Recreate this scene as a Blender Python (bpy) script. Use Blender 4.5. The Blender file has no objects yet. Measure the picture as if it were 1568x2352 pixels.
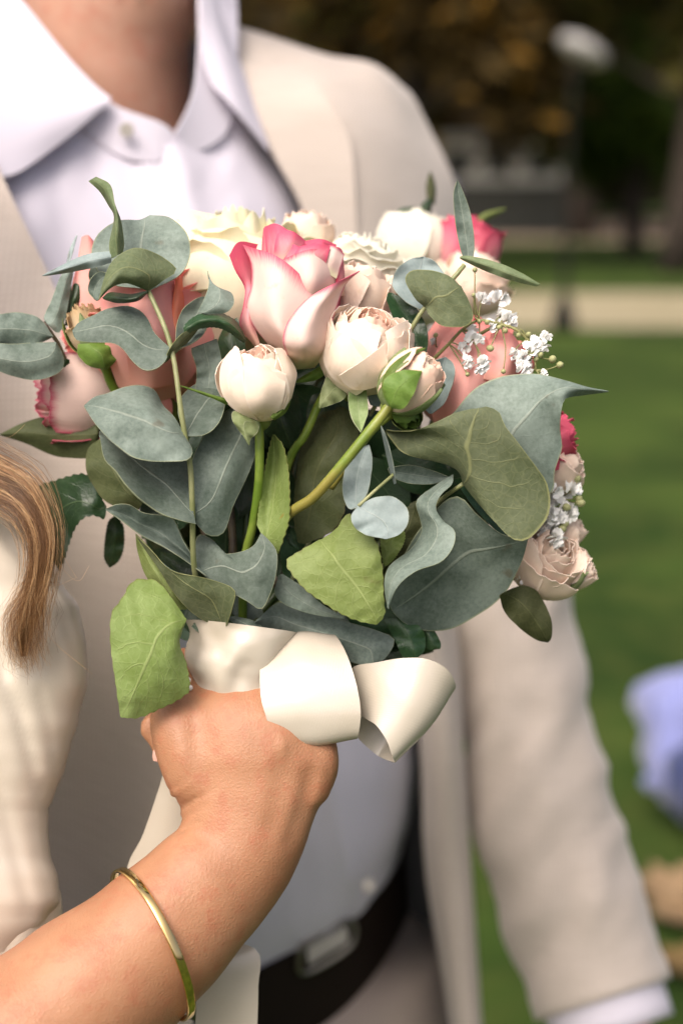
import bpy, math, random
from mathutils import Vector, noise
random.seed(7)
S = bpy.context.scene
COL = S.collection
# ------------------------------------------------------------------ camera
CAM_H, PITCH, LENS, D0 = 1.42, math.radians(12.9), 50.0, 0.62
W, H = 1568.0, 2352.0                       # working picture units
F = H * LENS / 36.0
cd = bpy.data.cameras.new('camera')
cam = bpy.data.objects.new('camera', cd)
COL.objects.link(cam)
cam.location = (0, 0, CAM_H)
cam.rotation_euler = (math.radians(90) - PITCH, 0, 0)
cd.lens, cd.sensor_fit, cd.sensor_height, cd.sensor_width = LENS, 'VERTICAL', 36.0, 24.0
cd.clip_start, cd.clip_end = 0.02, 2000
cd.dof.use_dof, cd.dof.focus_distance, cd.dof.aperture_fstop = True, 0.612, 4.0
cd.dof.aperture_blades = 9
S.camera = cam
# ------------------------------------------------------------------ light
SUN_EL, SUN_AZ = math.radians(52), math.radians(-150)     # azimuth from +Y, clockwise: behind and left of the camera
wd = bpy.data.worlds.new('World'); S.world = wd; wd.use_nodes = True
wn = wd.node_tree
sky = wn.nodes.new('ShaderNodeTexSky'); sky.sky_type = 'NISHITA'; sky.sun_disc = False
sky.sun_elevation, sky.sun_rotation = SUN_EL, SUN_AZ
sky.air_density, sky.dust_density, sky.ozone_density = 0.3, 6.0, 0.0
wn.links.new(sky.outputs[0], wn.nodes['Background'].inputs[0])
wn.nodes['Background'].inputs[1].default_value = 0.15
sl = bpy.data.lights.new('sun', 'SUN'); sl.energy = 1.2; sl.angle = math.radians(45); sl.color = (1.0, 0.95, 0.88)
so = bpy.data.objects.new('sun', sl); COL.objects.link(so)
sdir = Vector((math.sin(SUN_AZ) * math.cos(SUN_EL), math.cos(SUN_AZ) * math.cos(SUN_EL), math.sin(SUN_EL)))
so.rotation_euler = sdir.to_track_quat('Z', 'Y').to_euler(); so.location = (-3, -4, 6)
S.view_settings.view_transform = 'Standard'; S.view_settings.look = 'None'
S.view_settings.exposure = 0.76; S.view_settings.gamma = 1.0; S.view_settings.use_curve_mapping = False
S.render.engine = 'CYCLES'
S.cycles.use_denoising = True
S.cycles.max_bounces = 8; S.cycles.transparent_max_bounces = 8

# ------------------------------------------------------------------ geometry helpers
CR = Vector((1, 0, 0))
CU = Vector((0, math.sin(PITCH), math.cos(PITCH)))
CF = Vector((0, math.cos(PITCH), -math.sin(PITCH)))
CP = Vector((0, 0, CAM_H))
def P(x, y, z=0.0):
    """point at picture units x, y and z centimetres behind the plane of focus"""
    d = D0 + z / 100.0
    return CP + CF * d + CR * ((x - W / 2) / F * d) + CU * (-(y - H / 2) / F * d)
def ground(x, Y):
    """point on the lawn Y metres ahead, under picture column x"""
    d = Y * math.cos(PITCH) + CAM_H * math.sin(PITCH)
    return Vector(((x - W / 2) / F * d, Y, 0))
def V(*a): return Vector(a)
def lerp(a, b, t): return a + (b - a) * t
def sm(a, b, x):
    t = min(1, max(0, (x - a) / (b - a))); return t * t * (3 - 2 * t)
def spline(pts, n):
    """n points evenly spaced along a Catmull-Rom curve"""
    pts = [Vector(p) for p in pts]
    if len(pts) == 1: return [pts[0].copy() for _ in range(n)]
    ext = [pts[0] * 2 - pts[1]] + pts + [pts[-1] * 2 - pts[-2]]
    dense = []
    for i in range(1, len(ext) - 2):
        a, b, c, d = ext[i - 1:i + 3]
        for k in range(10):
            t = k / 10.0
            dense.append(0.5 * (2 * b + (c - a) * t + (2 * a - 5 * b + 4 * c - d) * t * t + (3 * b - a - 3 * c + d) * t ** 3))
    dense.append(pts[-1])
    acc = [0.0]
    for i in range(1, len(dense)): acc.append(acc[-1] + (dense[i] - dense[i - 1]).length)
    tot = acc[-1] or 1e-9
    out, j = [], 0
    for k in range(n):
        s = tot * k / (n - 1)
        while j < len(acc) - 2 and acc[j + 1] < s: j += 1
        q = (s - acc[j]) / max(1e-9, acc[j + 1] - acc[j])
        out.append(dense[j].lerp(dense[j + 1], min(1, q)))
    return out
WL = {}
def put(ob, parent=None, loc=None):
    COL.objects.link(ob)
    loc = Vector(loc) if loc is not None else Vector((0, 0, 0))
    WL[ob.name] = loc
    if parent is not None:
        ob.parent = parent; ob.location = loc - WL[parent.name]
    else: ob.location = loc
    return ob
def tag(o, label=None, cat=None, group=None, kind=None):
    if label: o['label'] = label
    if cat: o['category'] = cat
    if group: o['group'] = group
    if kind: o['kind'] = kind
    return o
def empty(name, loc, parent=None):
    o = bpy.data.objects.new(name, None); o.empty_display_size = 0.05
    return put(o, parent, loc)
def mesh_obj(name, verts, faces, mats, parent=None, uvs=None, midx=None, smooth=True, origin=None):
    c = Vector(origin) if origin is not None else sum(verts, Vector()) / len(verts)
    me = bpy.data.meshes.new(name)
    me.from_pydata([v - c for v in verts], [], faces)
    for m in (mats if isinstance(mats, (list, tuple)) else [mats]): me.materials.append(m)
    if midx is not None: me.polygons.foreach_set('material_index', midx)
    if uvs is not None:
        ul = me.uv_layers.new(name='UVMap')
        vi = [0] * len(me.loops); me.loops.foreach_get('vertex_index', vi)
        flat = []
        for i in vi: flat += [uvs[i][0], uvs[i][1]]
        ul.data.foreach_set('uv', flat)
    if smooth: me.polygons.foreach_set('use_smooth', [True] * len(me.polygons))
    me.update()
    return put(bpy.data.objects.new(name, me), parent, c)
def sheet(name, g, mats, parent=None, thick=0.0003, face_cam=True, origin=None):
    """a thin two-sided solid from a grid of world points g[row][col]; front faces the camera on the whole"""
    n, m = len(g), len(g[0])
    N = []
    for i in range(n):
        r = []
        for j in range(m):
            a = g[min(i + 1, n - 1)][j] - g[max(i - 1, 0)][j]
            b = g[i][min(j + 1, m - 1)] - g[i][max(j - 1, 0)]
            k = a.cross(b)
            r.append(k.normalized() if k.length > 1e-14 else Vector((0, 0, 0)))
        N.append(r)
    tot = 0.0
    for i in range(n - 1):
        for j in range(m - 1):
            a = g[i + 1][j] - g[i][j]; b = g[i][j + 1] - g[i][j]
            tot += a.cross(b).dot((CP - g[i][j]).normalized())
    sgn = 1.0 if (tot >= 0 or not face_cam) else -1.0
    verts, uvs = [], []
    for s in (0.5, -0.5):
        for i in range(n):
            for j in range(m):
                verts.append(g[i][j] + N[i][j] * (sgn * s * thick)); uvs.append((j / (m - 1), i / (n - 1)))
    faces, midx = [], []
    o = n * m
    two = 1 if isinstance(mats, (list, tuple)) and len(mats) > 1 else 0
    for i in range(n - 1):
        for j in range(m - 1):
            a, b, c, d = i * m + j, i * m + j + 1, (i + 1) * m + j + 1, (i + 1) * m + j
            f = (a, d, c, b); bk = (o + a, o + b, o + c, o + d)
            if sgn < 0: f = f[::-1]; bk = bk[::-1]
            faces += [f, bk]; midx += [0, two]
    rim = [(0, j) for j in range(m)] + [(i, m - 1) for i in range(1, n)] + [(n - 1, j) for j in range(m - 2, -1, -1)] + [(i, 0) for i in range(n - 2, 0, -1)]
    for k in range(len(rim)):
        a = rim[k][0] * m + rim[k][1]; q = rim[(k + 1) % len(rim)]; b = q[0] * m + q[1]
        q0 = len(verts)
        for w in (a, b, o + b, o + a): verts.append(verts[w]); uvs.append(uvs[w])
        f = (q0, q0 + 1, q0 + 2, q0 + 3)
        faces.append(f if sgn > 0 else f[::-1]); midx.append(0)
    return mesh_obj(name, verts, faces, mats, parent, uvs, midx, origin=origin)
def tube_into(verts, faces, pts, radii, sides=8, n=None, cap=True):
    """append a tapered round tube along world points"""
    if n is None: n = max(3, len(pts) * 3)
    k = len(pts)
    if isinstance(radii, (int, float)): radii = [radii] * k
    aug = spline([(p.x, p.y, p.z) for p in pts], n)
    rr = []
    for i in range(n):
        t = i / (n - 1) * (len(radii) - 1); a = int(min(t, len(radii) - 2)); rr.append(lerp(radii[a], radii[a + 1], t - a))
    ref = Vector((0.31, 0.2, 0.93)); base = len(verts); prev = None
    for i in range(n):
        tg = (aug[min(i + 1, n - 1)] - aug[max(i - 1, 0)]).normalized()
        e1 = (prev - tg * prev.dot(tg)).normalized() if prev is not None else tg.cross(ref).normalized()
        prev = e1; e2 = tg.cross(e1)
        for s in range(sides):
            a = 2 * math.pi * s / sides
            verts.append(aug[i] + (e1 * math.cos(a) + e2 * math.sin(a)) * rr[i])
    for i in range(n - 1):
        for s in range(sides):
            a = base + i * sides + s; b = base + i * sides + (s + 1) % sides
            faces.append((a, b, b + sides, a + sides))
    if cap:
        faces.append(tuple(base + s for s in range(sides - 1, -1, -1)))
        faces.append(tuple(base + (n - 1) * sides + s for s in range(sides)))
def tube(name, pts, radii, mat, parent=None, sides=8, n=None):
    v, f = [], []
    tube_into(v, f, pts, radii, sides, n)
    return mesh_obj(name, v, f, mat, parent)
def loft_into(verts, faces, rings, cap=True):
    base, k = len(verts), len(rings[0])
    for r in rings: verts.extend(r)
    for i in range(len(rings) - 1):
        for s in range(k):
            a = base + i * k + s; b = base + i * k + (s + 1) % k
            faces.append((a, b, b + k, a + k))
    if cap:
        faces.append(tuple(base + s for s in range(k - 1, -1, -1)))
        faces.append(tuple(base + (len(rings) - 1) * k + s for s in range(k)))
def limb_rings(spec, n, sides, disp=None):
    """rings round an axis given as (x, y, z_cm, half width in picture units, half depth in cm)"""
    c = spline([(a[0], a[1], a[2] * 30) for a in spec], n)
    hw = spline([(i * 100, a[3], a[4] * 30) for i, a in enumerate(spec)], n * 4)
    # radii follow the axis parameter
    acc = [0.0]
    sp = [Vector((a[0], a[1], a[2] * 30)) for a in spec]
    for i in range(1, len(sp)): acc.append(acc[-1] + (sp[i] - sp[i - 1]).length)
    out = []
    for i in range(n):
        s = acc[-1] * i / (n - 1); j = 0
        while j < len(acc) - 2 and acc[j + 1] < s: j += 1
        q = (s - acc[j]) / (acc[j + 1] - acc[j]); q = q * q * (3 - 2 * q)
        w = lerp(spec[j][3], spec[j + 1][3], q); dp = lerp(spec[j][4], spec[j + 1][4], q)
        t = c[min(i + 1, n - 1)] - c[max(i - 1, 0)]; t.z = 0
        t = t.normalized(); e = (-t.y, t.x)
        r = []
        for k in range(sides):
            a = 2 * math.pi * k / sides
            ca, sa = math.cos(a), math.sin(a)
            dd = disp(i / (n - 1), a) if disp else 0.0
            r.append(P(c[i].x + e[0] * ca * (w + dd * 33), c[i].y + e[1] * ca * (w + dd * 33), c[i].z / 30 - sa * (dp + dd)))
        out.append(r)
    return out
def box_into(v, f, c, s, rz=0.0):
    b = len(v); cs, sn = math.cos(rz), math.sin(rz)
    for dx, dy, dz in ((-1,-1,-1),(1,-1,-1),(1,1,-1),(-1,1,-1),(-1,-1,1),(1,-1,1),(1,1,1),(-1,1,1)):
        x, y = dx * s[0] / 2, dy * s[1] / 2
        v.append(Vector((c[0] + x * cs - y * sn, c[1] + x * sn + y * cs, c[2] + dz * s[2] / 2)))
    for q in ((0,3,2,1),(4,5,6,7),(0,1,5,4),(1,2,6,5),(2,3,7,6),(3,0,4,7)): f.append(tuple(b + i for i in q))
def box(name, c, s, mat, parent=None, rz=0.0):
    v, f = [], []; box_into(v, f, c, s, rz)
    return mesh_obj(name, v, f, mat, parent, smooth=False)

# ------------------------------------------------------------------ materials
class NT:
    def __init__(self, name):
        self.m = bpy.data.materials.new(name); self.m.use_nodes = True
        self.t = self.m.node_tree; self.b = self.t.nodes['Principled BSDF']; self.out = self.t.nodes['Material Output']
    def n(self, typ, ins=None, out=0, **kw):
        nd = self.t.nodes.new('ShaderNode' + typ)
        for k, v in kw.items(): setattr(nd, k, v)
        for k, v in (ins or {}).items():
            if hasattr(v, 'is_output'): self.t.links.new(v, nd.inputs[k])
            else: nd.inputs[k].default_value = v
        return nd.outputs[out]
    def math(self, op, a, b=0.0, c=0.0, clamp=False):
        nd = self.t.nodes.new('ShaderNodeMath'); nd.operation = op; nd.use_clamp = clamp
        for i, v in enumerate((a, b, c)):
            if hasattr(v, 'is_output'): self.t.links.new(v, nd.inputs[i])
            else: nd.inputs[i].default_value = v
        return nd.outputs[0]
    def step(self, x, a, b, lo=0.0, hi=1.0):
        return self.n('MapRange', {0: x, 1: a, 2: b, 3: lo, 4: hi}, interpolation_type='SMOOTHSTEP')
    def mix(self, f, a, b, blend='MIX'):
        nd = self.t.nodes.new('ShaderNodeMix'); nd.data_type = 'RGBA'; nd.blend_type = blend
        for i, v in ((0, f), (6, a), (7, b)):
            if hasattr(v, 'is_output'): self.t.links.new(v, nd.inputs[i])
            else: nd.inputs[i].default_value = v if not isinstance(v, tuple) else (*v[:3], 1)
        return nd.outputs[2]
    def noise(self, scale, detail=3.0, vec=None, rough=0.55, dist=0.0):
        i = {'Scale': scale, 'Detail': detail, 'Roughness': rough, 'Distortion': dist}
        i['Vector'] = vec if vec is not None else self.n('TexCoord', out=3)
        return self.n('TexNoise', i)
    def set(self, **kw):
        for k, v in kw.items():
            k = k.replace('_', ' ').title().replace('Ior', 'IOR').replace('Bsdf', 'BSDF')
            if hasattr(v, 'is_output'): self.t.links.new(v, self.b.inputs[k])
            else: self.b.inputs[k].default_value = v if not isinstance(v, tuple) or len(v) != 3 or k in ('Subsurface Radius',) else (*v, 1)
        return self
    def bump(self, h, strength=0.3, dist=0.001):
        self.t.links.new(self.n('Bump', {'Strength': strength, 'Distance': dist, 'Height': h}), self.b.inputs['Normal']); return self
    def translucent(self, col, fac):
        tr = self.n('BsdfTranslucent', {'Color': col if hasattr(col, 'is_output') else (*col, 1)})
        mx = self.n('MixShader', {0: fac, 1: self.b.outputs[0], 2: tr})
        self.t.links.new(mx, self.out.inputs[0]); return self
    def uv(self):
        s = self.t.nodes.new('ShaderNodeSeparateXYZ')
        self.t.links.new(self.n('TexCoord', out=2), s.inputs[0]); return s.outputs[0], s.outputs[1]
    def rnd(self): return self.n('ObjectInfo', out=5)

def leaf_mat(name, ca, cb, vein, edge, rough, veins, spec=0.2, transl=0.10, vein_amt=0.5, freq=7.0):
    k = NT(name); u, v = k.uv()
    au = k.math('ABSOLUTE', k.math('SUBTRACT', u, 0.5))                       # 0 at the midrib, .5 at the edge
    ov = k.n('VectorMath', {0: k.n('TexCoord', out=3), 1: k.n('CombineXYZ', {0: k.math('MULTIPLY', k.rnd(), 37.0), 1: k.math('MULTIPLY', k.rnd(), 91.0), 2: k.math('MULTIPLY', k.rnd(), 53.0)})}, operation='ADD')
    wob = k.noise(55, 2, ov)
    big = k.noise(38, 5, ov, rough=0.62)
    fine = k.noise(520, 3, ov, rough=0.7)
    f = k.step(k.math('ADD', k.math('MULTIPLY', big, 0.66), k.math('MULTIPLY', fine, 0.34)), 0.30, 0.70)
    col = k.mix(f, ca, cb)
    hsv = k.n('HueSaturation', {'Hue': k.math('MULTIPLY_ADD', k.rnd(), 0.03, 0.485), 'Value': k.math('MULTIPLY_ADD', k.rnd(), 0.50, 0.72), 'Color': col})
    # midrib and side veins
    mid = k.step(au, 0.006, 0.022, 1, 0)
    ph = k.math('ADD', k.math('MULTIPLY', k.math('SUBTRACT', v, k.math('MULTIPLY', au, 0.75)), freq), k.math('MULTIPLY', wob, 0.9))
    fr = k.math('ABSOLUTE', k.math('SUBTRACT', k.math('FRACT', ph), 0.5))
    side = k.math('MULTIPLY', k.step(fr, 0.0, 0.045, 1, 0), k.step(au, 0.46, 0.3))
    vor = k.n('TexVoronoi', {'Vector': k.n('TexCoord', out=3), 'Scale': 230.0}, feature='DISTANCE_TO_EDGE')
    net = k.math('MULTIPLY', k.step(vor, 0.0, 0.09, 1, 0), 0.35 * veins)
    vm = k.math('MAXIMUM', k.math('MAXIMUM', mid, k.math('MULTIPLY', side, veins)), net)
    col2 = k.mix(k.math('MULTIPLY', vm, vein_amt), hsv, vein)
    em = k.math('MULTIPLY', k.step(k.math('ADD', au, k.math('MULTIPLY', wob, 0.008)), 0.488, 0.497), 0.45)
    col3 = k.mix(em, col2, edge)
    # brown specks and scars
    sp = k.step(k.noise(95, 2, ov, rough=0.4), 0.70, 0.78)
    col4 = k.mix(k.math('MULTIPLY', sp, 0.4), col3, (0.10, 0.06, 0.025))
    k.set(base_color=col4, roughness=rough, specular_ior_level=spec)
    h = k.math('ADD', k.math('MULTIPLY', vm, 0.6), k.math('MULTIPLY', fine, 0.35))
    k.bump(k.math('ADD', h, k.math('MULTIPLY', big, 0.9)), 0.5, 0.0008)
    return k.translucent(col4, transl).m
EU_T = leaf_mat('eucalyptus_upper', (0.085, 0.118, 0.092), (0.22, 0.27, 0.23), (0.36, 0.40, 0.33), (0.38, 0.40, 0.22), 0.55, 0.12)
EU_U = leaf_mat('eucalyptus_under', (0.085, 0.115, 0.05), (0.165, 0.20, 0.11), (0.30, 0.31, 0.14), (0.34, 0.34, 0.14), 0.6, 0.55)
EU_B = leaf_mat('eucalyptus_blue', (0.20, 0.26, 0.25), (0.31, 0.37, 0.36), (0.40, 0.45, 0.42), (0.38, 0.42, 0.30), 0.6, 0.1)
RL_T = leaf_mat('rose_leaf_upper', (0.015, 0.040, 0.015), (0.034, 0.074, 0.027), (0.08, 0.13, 0.05), (0.06, 0.07, 0.03), 0.35, 0.5, spec=0.5, freq=6)
RL_U = leaf_mat('rose_leaf_under', (0.17, 0.23, 0.055), (0.25, 0.32, 0.11), (0.34, 0.40, 0.16), (0.16, 0.14, 0.04), 0.5, 0.8, freq=5.5, transl=0.2)
RL_D = leaf_mat('rose_leaf_shaded', (0.042, 0.052, 0.018), (0.080, 0.088, 0.038), (0.13, 0.14, 0.06), (0.10, 0.07, 0.03), 0.55, 0.6, freq=5.5)  # dull olive leaf, its colour darkened to stand in for shade
SEP_T = leaf_mat('sepal_inner', (0.16, 0.22, 0.07), (0.28, 0.34, 0.17), (0.40, 0.44, 0.26), (0.62, 0.60, 0.45), 0.6, 0.2)
SEP_U = leaf_mat('sepal_outer', (0.085, 0.15, 0.022), (0.16, 0.24, 0.05), (0.20, 0.28, 0.08), (0.30, 0.34, 0.12), 0.45, 0.2)
LEAF = {'et': (EU_T, EU_U), 'eu': (EU_U, EU_T), 'eb': (EU_B, EU_U), 'rt': (RL_T, RL_U), 'ru': (RL_U, RL_T), 'rd': (RL_D, RL_T), 'st': (SEP_T, SEP_U), 'su': (SEP_U, SEP_T)}

def stem_mat(name, a, b, red=0.0):
    k = NT(name)
    f = k.step(k.noise(70, 3), 0.4, 0.62); c = k.mix(f, a, b)
    if red: c = k.mix(k.math('MULTIPLY', k.step(k.noise(28, 2), 0.5, 0.64), red), c, (0.24, 0.07, 0.03))
    return k.set(base_color=c, roughness=0.42).bump(k.noise(500, 2), 0.2, 0.0004).m
STEM_G = stem_mat('stem_green', (0.10, 0.17, 0.015), (0.18, 0.25, 0.035), 0.0)
STEM_R = stem_mat('stem_reddish', (0.15, 0.22, 0.03), (0.24, 0.28, 0.05), 0.35)
STEM_E = stem_mat('stem_eucalyptus', (0.20, 0.22, 0.09), (0.30, 0.31, 0.15))
STEM_B = stem_mat('stem_brown', (0.07, 0.05, 0.03), (0.13, 0.10, 0.05))
STEM_D = stem_mat('stem_dark', (0.03, 0.055, 0.012), (0.06, 0.085, 0.02))

def petal_mat(name, body, edge, w=0.25, base=(0.62, 0.62, 0.33), amt=1.0, transl=0.2, blush=0.0):
    k = NT(name); u, v = k.uv()
    au = k.math('MULTIPLY', k.math('ABSOLUTE', k.math('SUBTRACT', u, 0.5)), 2.0)
    mp = k.n('Mapping', {0: k.n('TexCoord', out=2), 3: (26.0, 2.2, 1.0)})
    st = k.n('TexNoise', {'Vector': mp, 'Scale': 3.0, 'Detail': 5.0})
    nz = k.noise(60, 3)
    j = k.math('MULTIPLY', k.math('SUBTRACT', st, 0.5), min(0.32, w * 0.8))
    ev = k.step(k.math('ADD', v, j), 1.0 - w, 1.02)
    eu = k.math('MULTIPLY', k.step(k.math('ADD', au, j), 1.0 - w * 0.9, 1.02), k.step(v, 0.05, 0.4))
    e = k.math('MAXIMUM', ev, eu)
    e = k.math('MULTIPLY', e, amt)
    b2 = k.mix(k.math('MULTIPLY', k.step(nz, 0.35, 0.7), 0.55), body, tuple(x * 0.86 for x in body))
    if blush: b2 = k.mix(k.math('MULTIPLY', k.step(k.noise(24, 2), 0.42, 0.65), blush), b2, edge)
    c = k.mix(k.step(v, 0.35, 0.0), b2, base)
    c = k.mix(e, c, edge)
    c = k.mix(k.math('MULTIPLY', k.step(k.noise(130, 3, rough=0.6), 0.62, 0.74), 0.35), c, (0.62, 0.46, 0.22))
    k.set(base_color=c, roughness=0.6, specular_ior_level=0.1)
    k.bump(k.math('ADD', k.math('MULTIPLY', st, 0.7), k.math('MULTIPLY', k.noise(240, 3), 0.4)), 0.28, 0.0008)
    return k.translucent(c, transl).m
PET_PINK = petal_mat('petal_pink_edged', (0.90, 0.68, 0.60), (0.62, 0.105, 0.18), 0.15, (0.80, 0.78, 0.52))
PET_HOT = petal_mat('petal_deep_pink', (0.86, 0.42, 0.43), (0.70, 0.11, 0.19), 0.75, (0.85, 0.55, 0.42))
PET_CREAM = petal_mat('petal_blush_cream', (0.98, 0.83, 0.68), (0.98, 0.86, 0.75), 0.2, (0.93, 0.76, 0.57), 0.5)
PET_BUD = petal_mat('petal_peach_bud', (0.96, 0.75, 0.60), (0.96, 0.66, 0.52), 0.35, (0.86, 0.74, 0.54), 0.6)
PET_IVORY = petal_mat('petal_ivory', (0.90, 0.82, 0.60), (0.88, 0.85, 0.58), 0.2, (0.90, 0.72, 0.54), 0.7)
PET_CORAL = petal_mat('petal_coral', (1.0, 0.38, 0.24), (0.98, 0.24, 0.12), 0.4, (0.80, 0.55, 0.38), 0.8)
PET_SALMON = petal_mat('petal_salmon', (1.0, 0.56, 0.50), (0.99, 0.38, 0.35), 0.3, (1.0, 0.58, 0.46), 0.6, transl=0.35)
PET_WHITE = petal_mat('petal_cream_white', (0.93, 0.90, 0.76), (0.94, 0.92, 0.80), 0.2, (0.76, 0.75, 0.52), 0.4)
PET_PEACH = petal_mat('petal_pale_peach', (0.97, 0.78, 0.63), (0.98, 0.84, 0.72), 0.25, (0.80, 0.66, 0.45), 0.6)
PET_DRY = petal_mat('petal_withered', (0.70, 0.55, 0.35), (0.50, 0.33, 0.16), 0.3, (0.72, 0.5, 0.36), 0.7)

def cloth_mat(name, a, b, weave=900.0, rough=0.85, sheen=0.3, amt=0.25, bump=0.35):
    k = NT(name)
    tc = k.n('TexCoord', out=3)
    w1 = k.n('TexWave', {'Vector': tc, 'Scale': weave / 6.0, 'Distortion': 1.2, 'Detail': 2.0}, out=1, bands_direction='X')
    w2 = k.n('TexWave', {'Vector': tc, 'Scale': weave / 6.0, 'Distortion': 1.2, 'Detail': 2.0}, out=1, bands_direction='Z')
    wv = k.math('MULTIPLY', w1, w2)
    slub = k.n('TexNoise', {'Vector': k.n('Mapping', {0: tc, 3: (40.0, 40.0, 400.0)}), 'Scale': 1.0, 'Detail': 4.0})
    f = k.math('ADD', k.math('MULTIPLY', wv, 0.6), k.math('MULTIPLY', slub, 0.5))
    c = k.mix(k.math('MULTIPLY', f, amt * 2, clamp=True), a, b)
    k.set(base_color=c, roughness=rough, sheen_weight=sheen, specular_ior_level=0.2)
    return k.bump(f, bump, 0.0008).m
SUIT = cloth_mat('linen_suit', (0.60, 0.53, 0.468), (0.40, 0.335, 0.28), 620, amt=0.5)
LINING = cloth_mat('dark_lining', (0.012, 0.012, 0.016), (0.02, 0.018, 0.02), rough=0.6)
SHIRT = cloth_mat('white_shirt', (0.68, 0.645, 0.725), (0.65, 0.615, 0.70), 2000, 0.75, 0.1, 0.1, 0.1)
TROUSER = cloth_mat('beige_trousers', (0.50, 0.42, 0.35), (0.42, 0.35, 0.28))
def satin(name, a, b, rough=0.34, aniso=0.5, weave=1500):
    k = NT(name); tc = k.n('TexCoord', out=3)
    w1 = k.n('TexWave', {'Vector': k.n('TexCoord', out=2), 'Scale': 22.0, 'Distortion': 0.3}, out=1, bands_direction='DIAGONAL')
    n1 = k.n('TexNoise', {'Vector': tc, 'Scale': 900.0, 'Detail': 3.0})
    c = k.mix(k.step(k.n('TexNoise', {'Vector': tc, 'Scale': 25.0, 'Detail': 3.0}), 0.35, 0.7), a, b)
    k.set(base_color=c, roughness=rough, specular_ior_level=0.85, anisotropic=aniso)
    return k.bump(k.math('ADD', k.math('MULTIPLY', w1, 0.3), n1), 0.16, 0.0003).m
RIBBON = satin('ivory_satin_ribbon', (0.50, 0.445, 0.355), (0.54, 0.49, 0.405), 0.27, 0.6)
BLOUSE = satin('ivory_satin_blouse', (0.60, 0.535, 0.435), (0.64, 0.58, 0.48), 0.30, 0.4)
def skin_mat(name, a, b, red):
    k = NT(name)
    f = k.step(k.noise(26, 3), 0.35, 0.65); c = k.mix(f, a, b)
    c = k.mix(k.math('MULTIPLY', k.step(k.noise(90, 5, rough=0.75), 0.46, 0.68), 0.6), c, red)
    c = k.mix(k.math('MULTIPLY', k.step(k.noise(130, 1), 0.79, 0.84), 0.35), c, (0.22, 0.09, 0.04))
    mp = k.n('Mapping', {0: k.n('TexCoord', out=3), 2: (0.5, 0.3, 0.7), 3: (900.0, 260.0, 900.0)})
    fin = k.n('TexNoise', {'Vector': mp, 'Scale': 1.0, 'Detail': 4.0})
    vor = k.n('TexVoronoi', {'Vector': k.n('TexCoord', out=3), 'Scale': 1100.0})
    k.set(base_color=c, roughness=0.5, specular_ior_level=0.45, subsurface_weight=0.12, subsurface_radius=(1.0, 0.36, 0.2), subsurface_scale=0.004)
    return k.bump(k.math('ADD', fin, k.math('MULTIPLY', vor, 0.6)), 0.3, 0.0007).m
SKIN = skin_mat('skin_tanned', (0.335, 0.158, 0.080), (0.41, 0.205, 0.110), (0.37, 0.13, 0.068))
SKIN_M = skin_mat('skin_neck', (0.50, 0.275, 0.19), (0.56, 0.315, 0.225), (0.52, 0.22, 0.15))
def plain(name, c, rough=0.5, metal=0.0, spec=0.5, var=0.15, scale=40):
    k = NT(name)
    cc = k.mix(k.step(k.noise(scale, 4), 0.3, 0.7), c, tuple(x * (1 - var) for x in c))
    return k.set(base_color=cc, roughness=rough, metallic=metal, specular_ior_level=spec).m
GOLD = plain('polished_gold', (0.90, 0.66, 0.28), 0.07, 1.0, var=0.03)
LEATHER = plain('dark_leather', (0.012, 0.007, 0.005), 0.6, spec=0.15)
STEEL = plain('buckle_metal', (0.30, 0.28, 0.25), 0.35, 1.0)
BUTTON = plain('shirt_button', (0.46, 0.43, 0.38), 0.5)
PEARL = plain('pearl', (0.85, 0.82, 0.76), 0.18)
NAIL = plain('fingernail', (0.66, 0.38, 0.30), 0.25, var=0.05)
GYP = plain('gypsophila_white', (0.95, 0.95, 0.92), 0.6, var=0.05, scale=300)
GYP_BUD = plain('gypsophila_bud', (0.36, 0.37, 0.17), 0.6)
GYP_STEM = plain('gypsophila_stem', (0.24, 0.24, 0.09), 0.55)
HAIRS = []
for nm, ca, cb in (('hair_brown', (0.16, 0.075, 0.027), (0.25, 0.125, 0.046)), ('hair_light_brown', (0.34, 0.175, 0.07), (0.46, 0.25, 0.105)), ('hair_blond', (0.58, 0.36, 0.17), (0.72, 0.48, 0.26))):
    kh = NT(nm); kh.set(base_color=kh.mix(kh.step(kh.noise(40, 3), 0.35, 0.65), ca, cb), roughness=0.36, specular_ior_level=0.6); HAIRS.append(kh.m)

# ------------------------------------------------------------------ setting
def ground_mat(name, a, b, c, s1, s2, rough=0.9):
    k = NT(name)
    f1 = k.step(k.noise(s1, 4), 0.36, 0.64); f2 = k.step(k.noise(s2, 4, rough=0.7), 0.4, 0.65)
    k.set(base_color=k.mix(k.math('MULTIPLY', f2, 0.5), k.mix(f1, a, b), c), roughness=rough, specular_ior_level=0.15)
    return k.bump(k.noise(s2 * 2, 4), 0.6, 0.03).m
LAWN = ground_mat('mown_grass', (0.014, 0.034, 0.004), (0.046, 0.080, 0.012), (0.064, 0.078, 0.016), 0.8, 5)
PATH = ground_mat('sandy_gravel', (0.30, 0.26, 0.16), (0.37, 0.32, 0.21), (0.26, 0.23, 0.14), 0.6, 9)
EARTH = ground_mat('pale_earth', (0.36, 0.27, 0.20), (0.46, 0.35, 0.27), (0.30, 0.24, 0.15), 0.25, 3)
HILL = ground_mat('sky_block_slope', (0.018, 0.018, 0.006), (0.035, 0.03, 0.010), (0.028, 0.03, 0.008), 0.06, 0.5)
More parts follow.
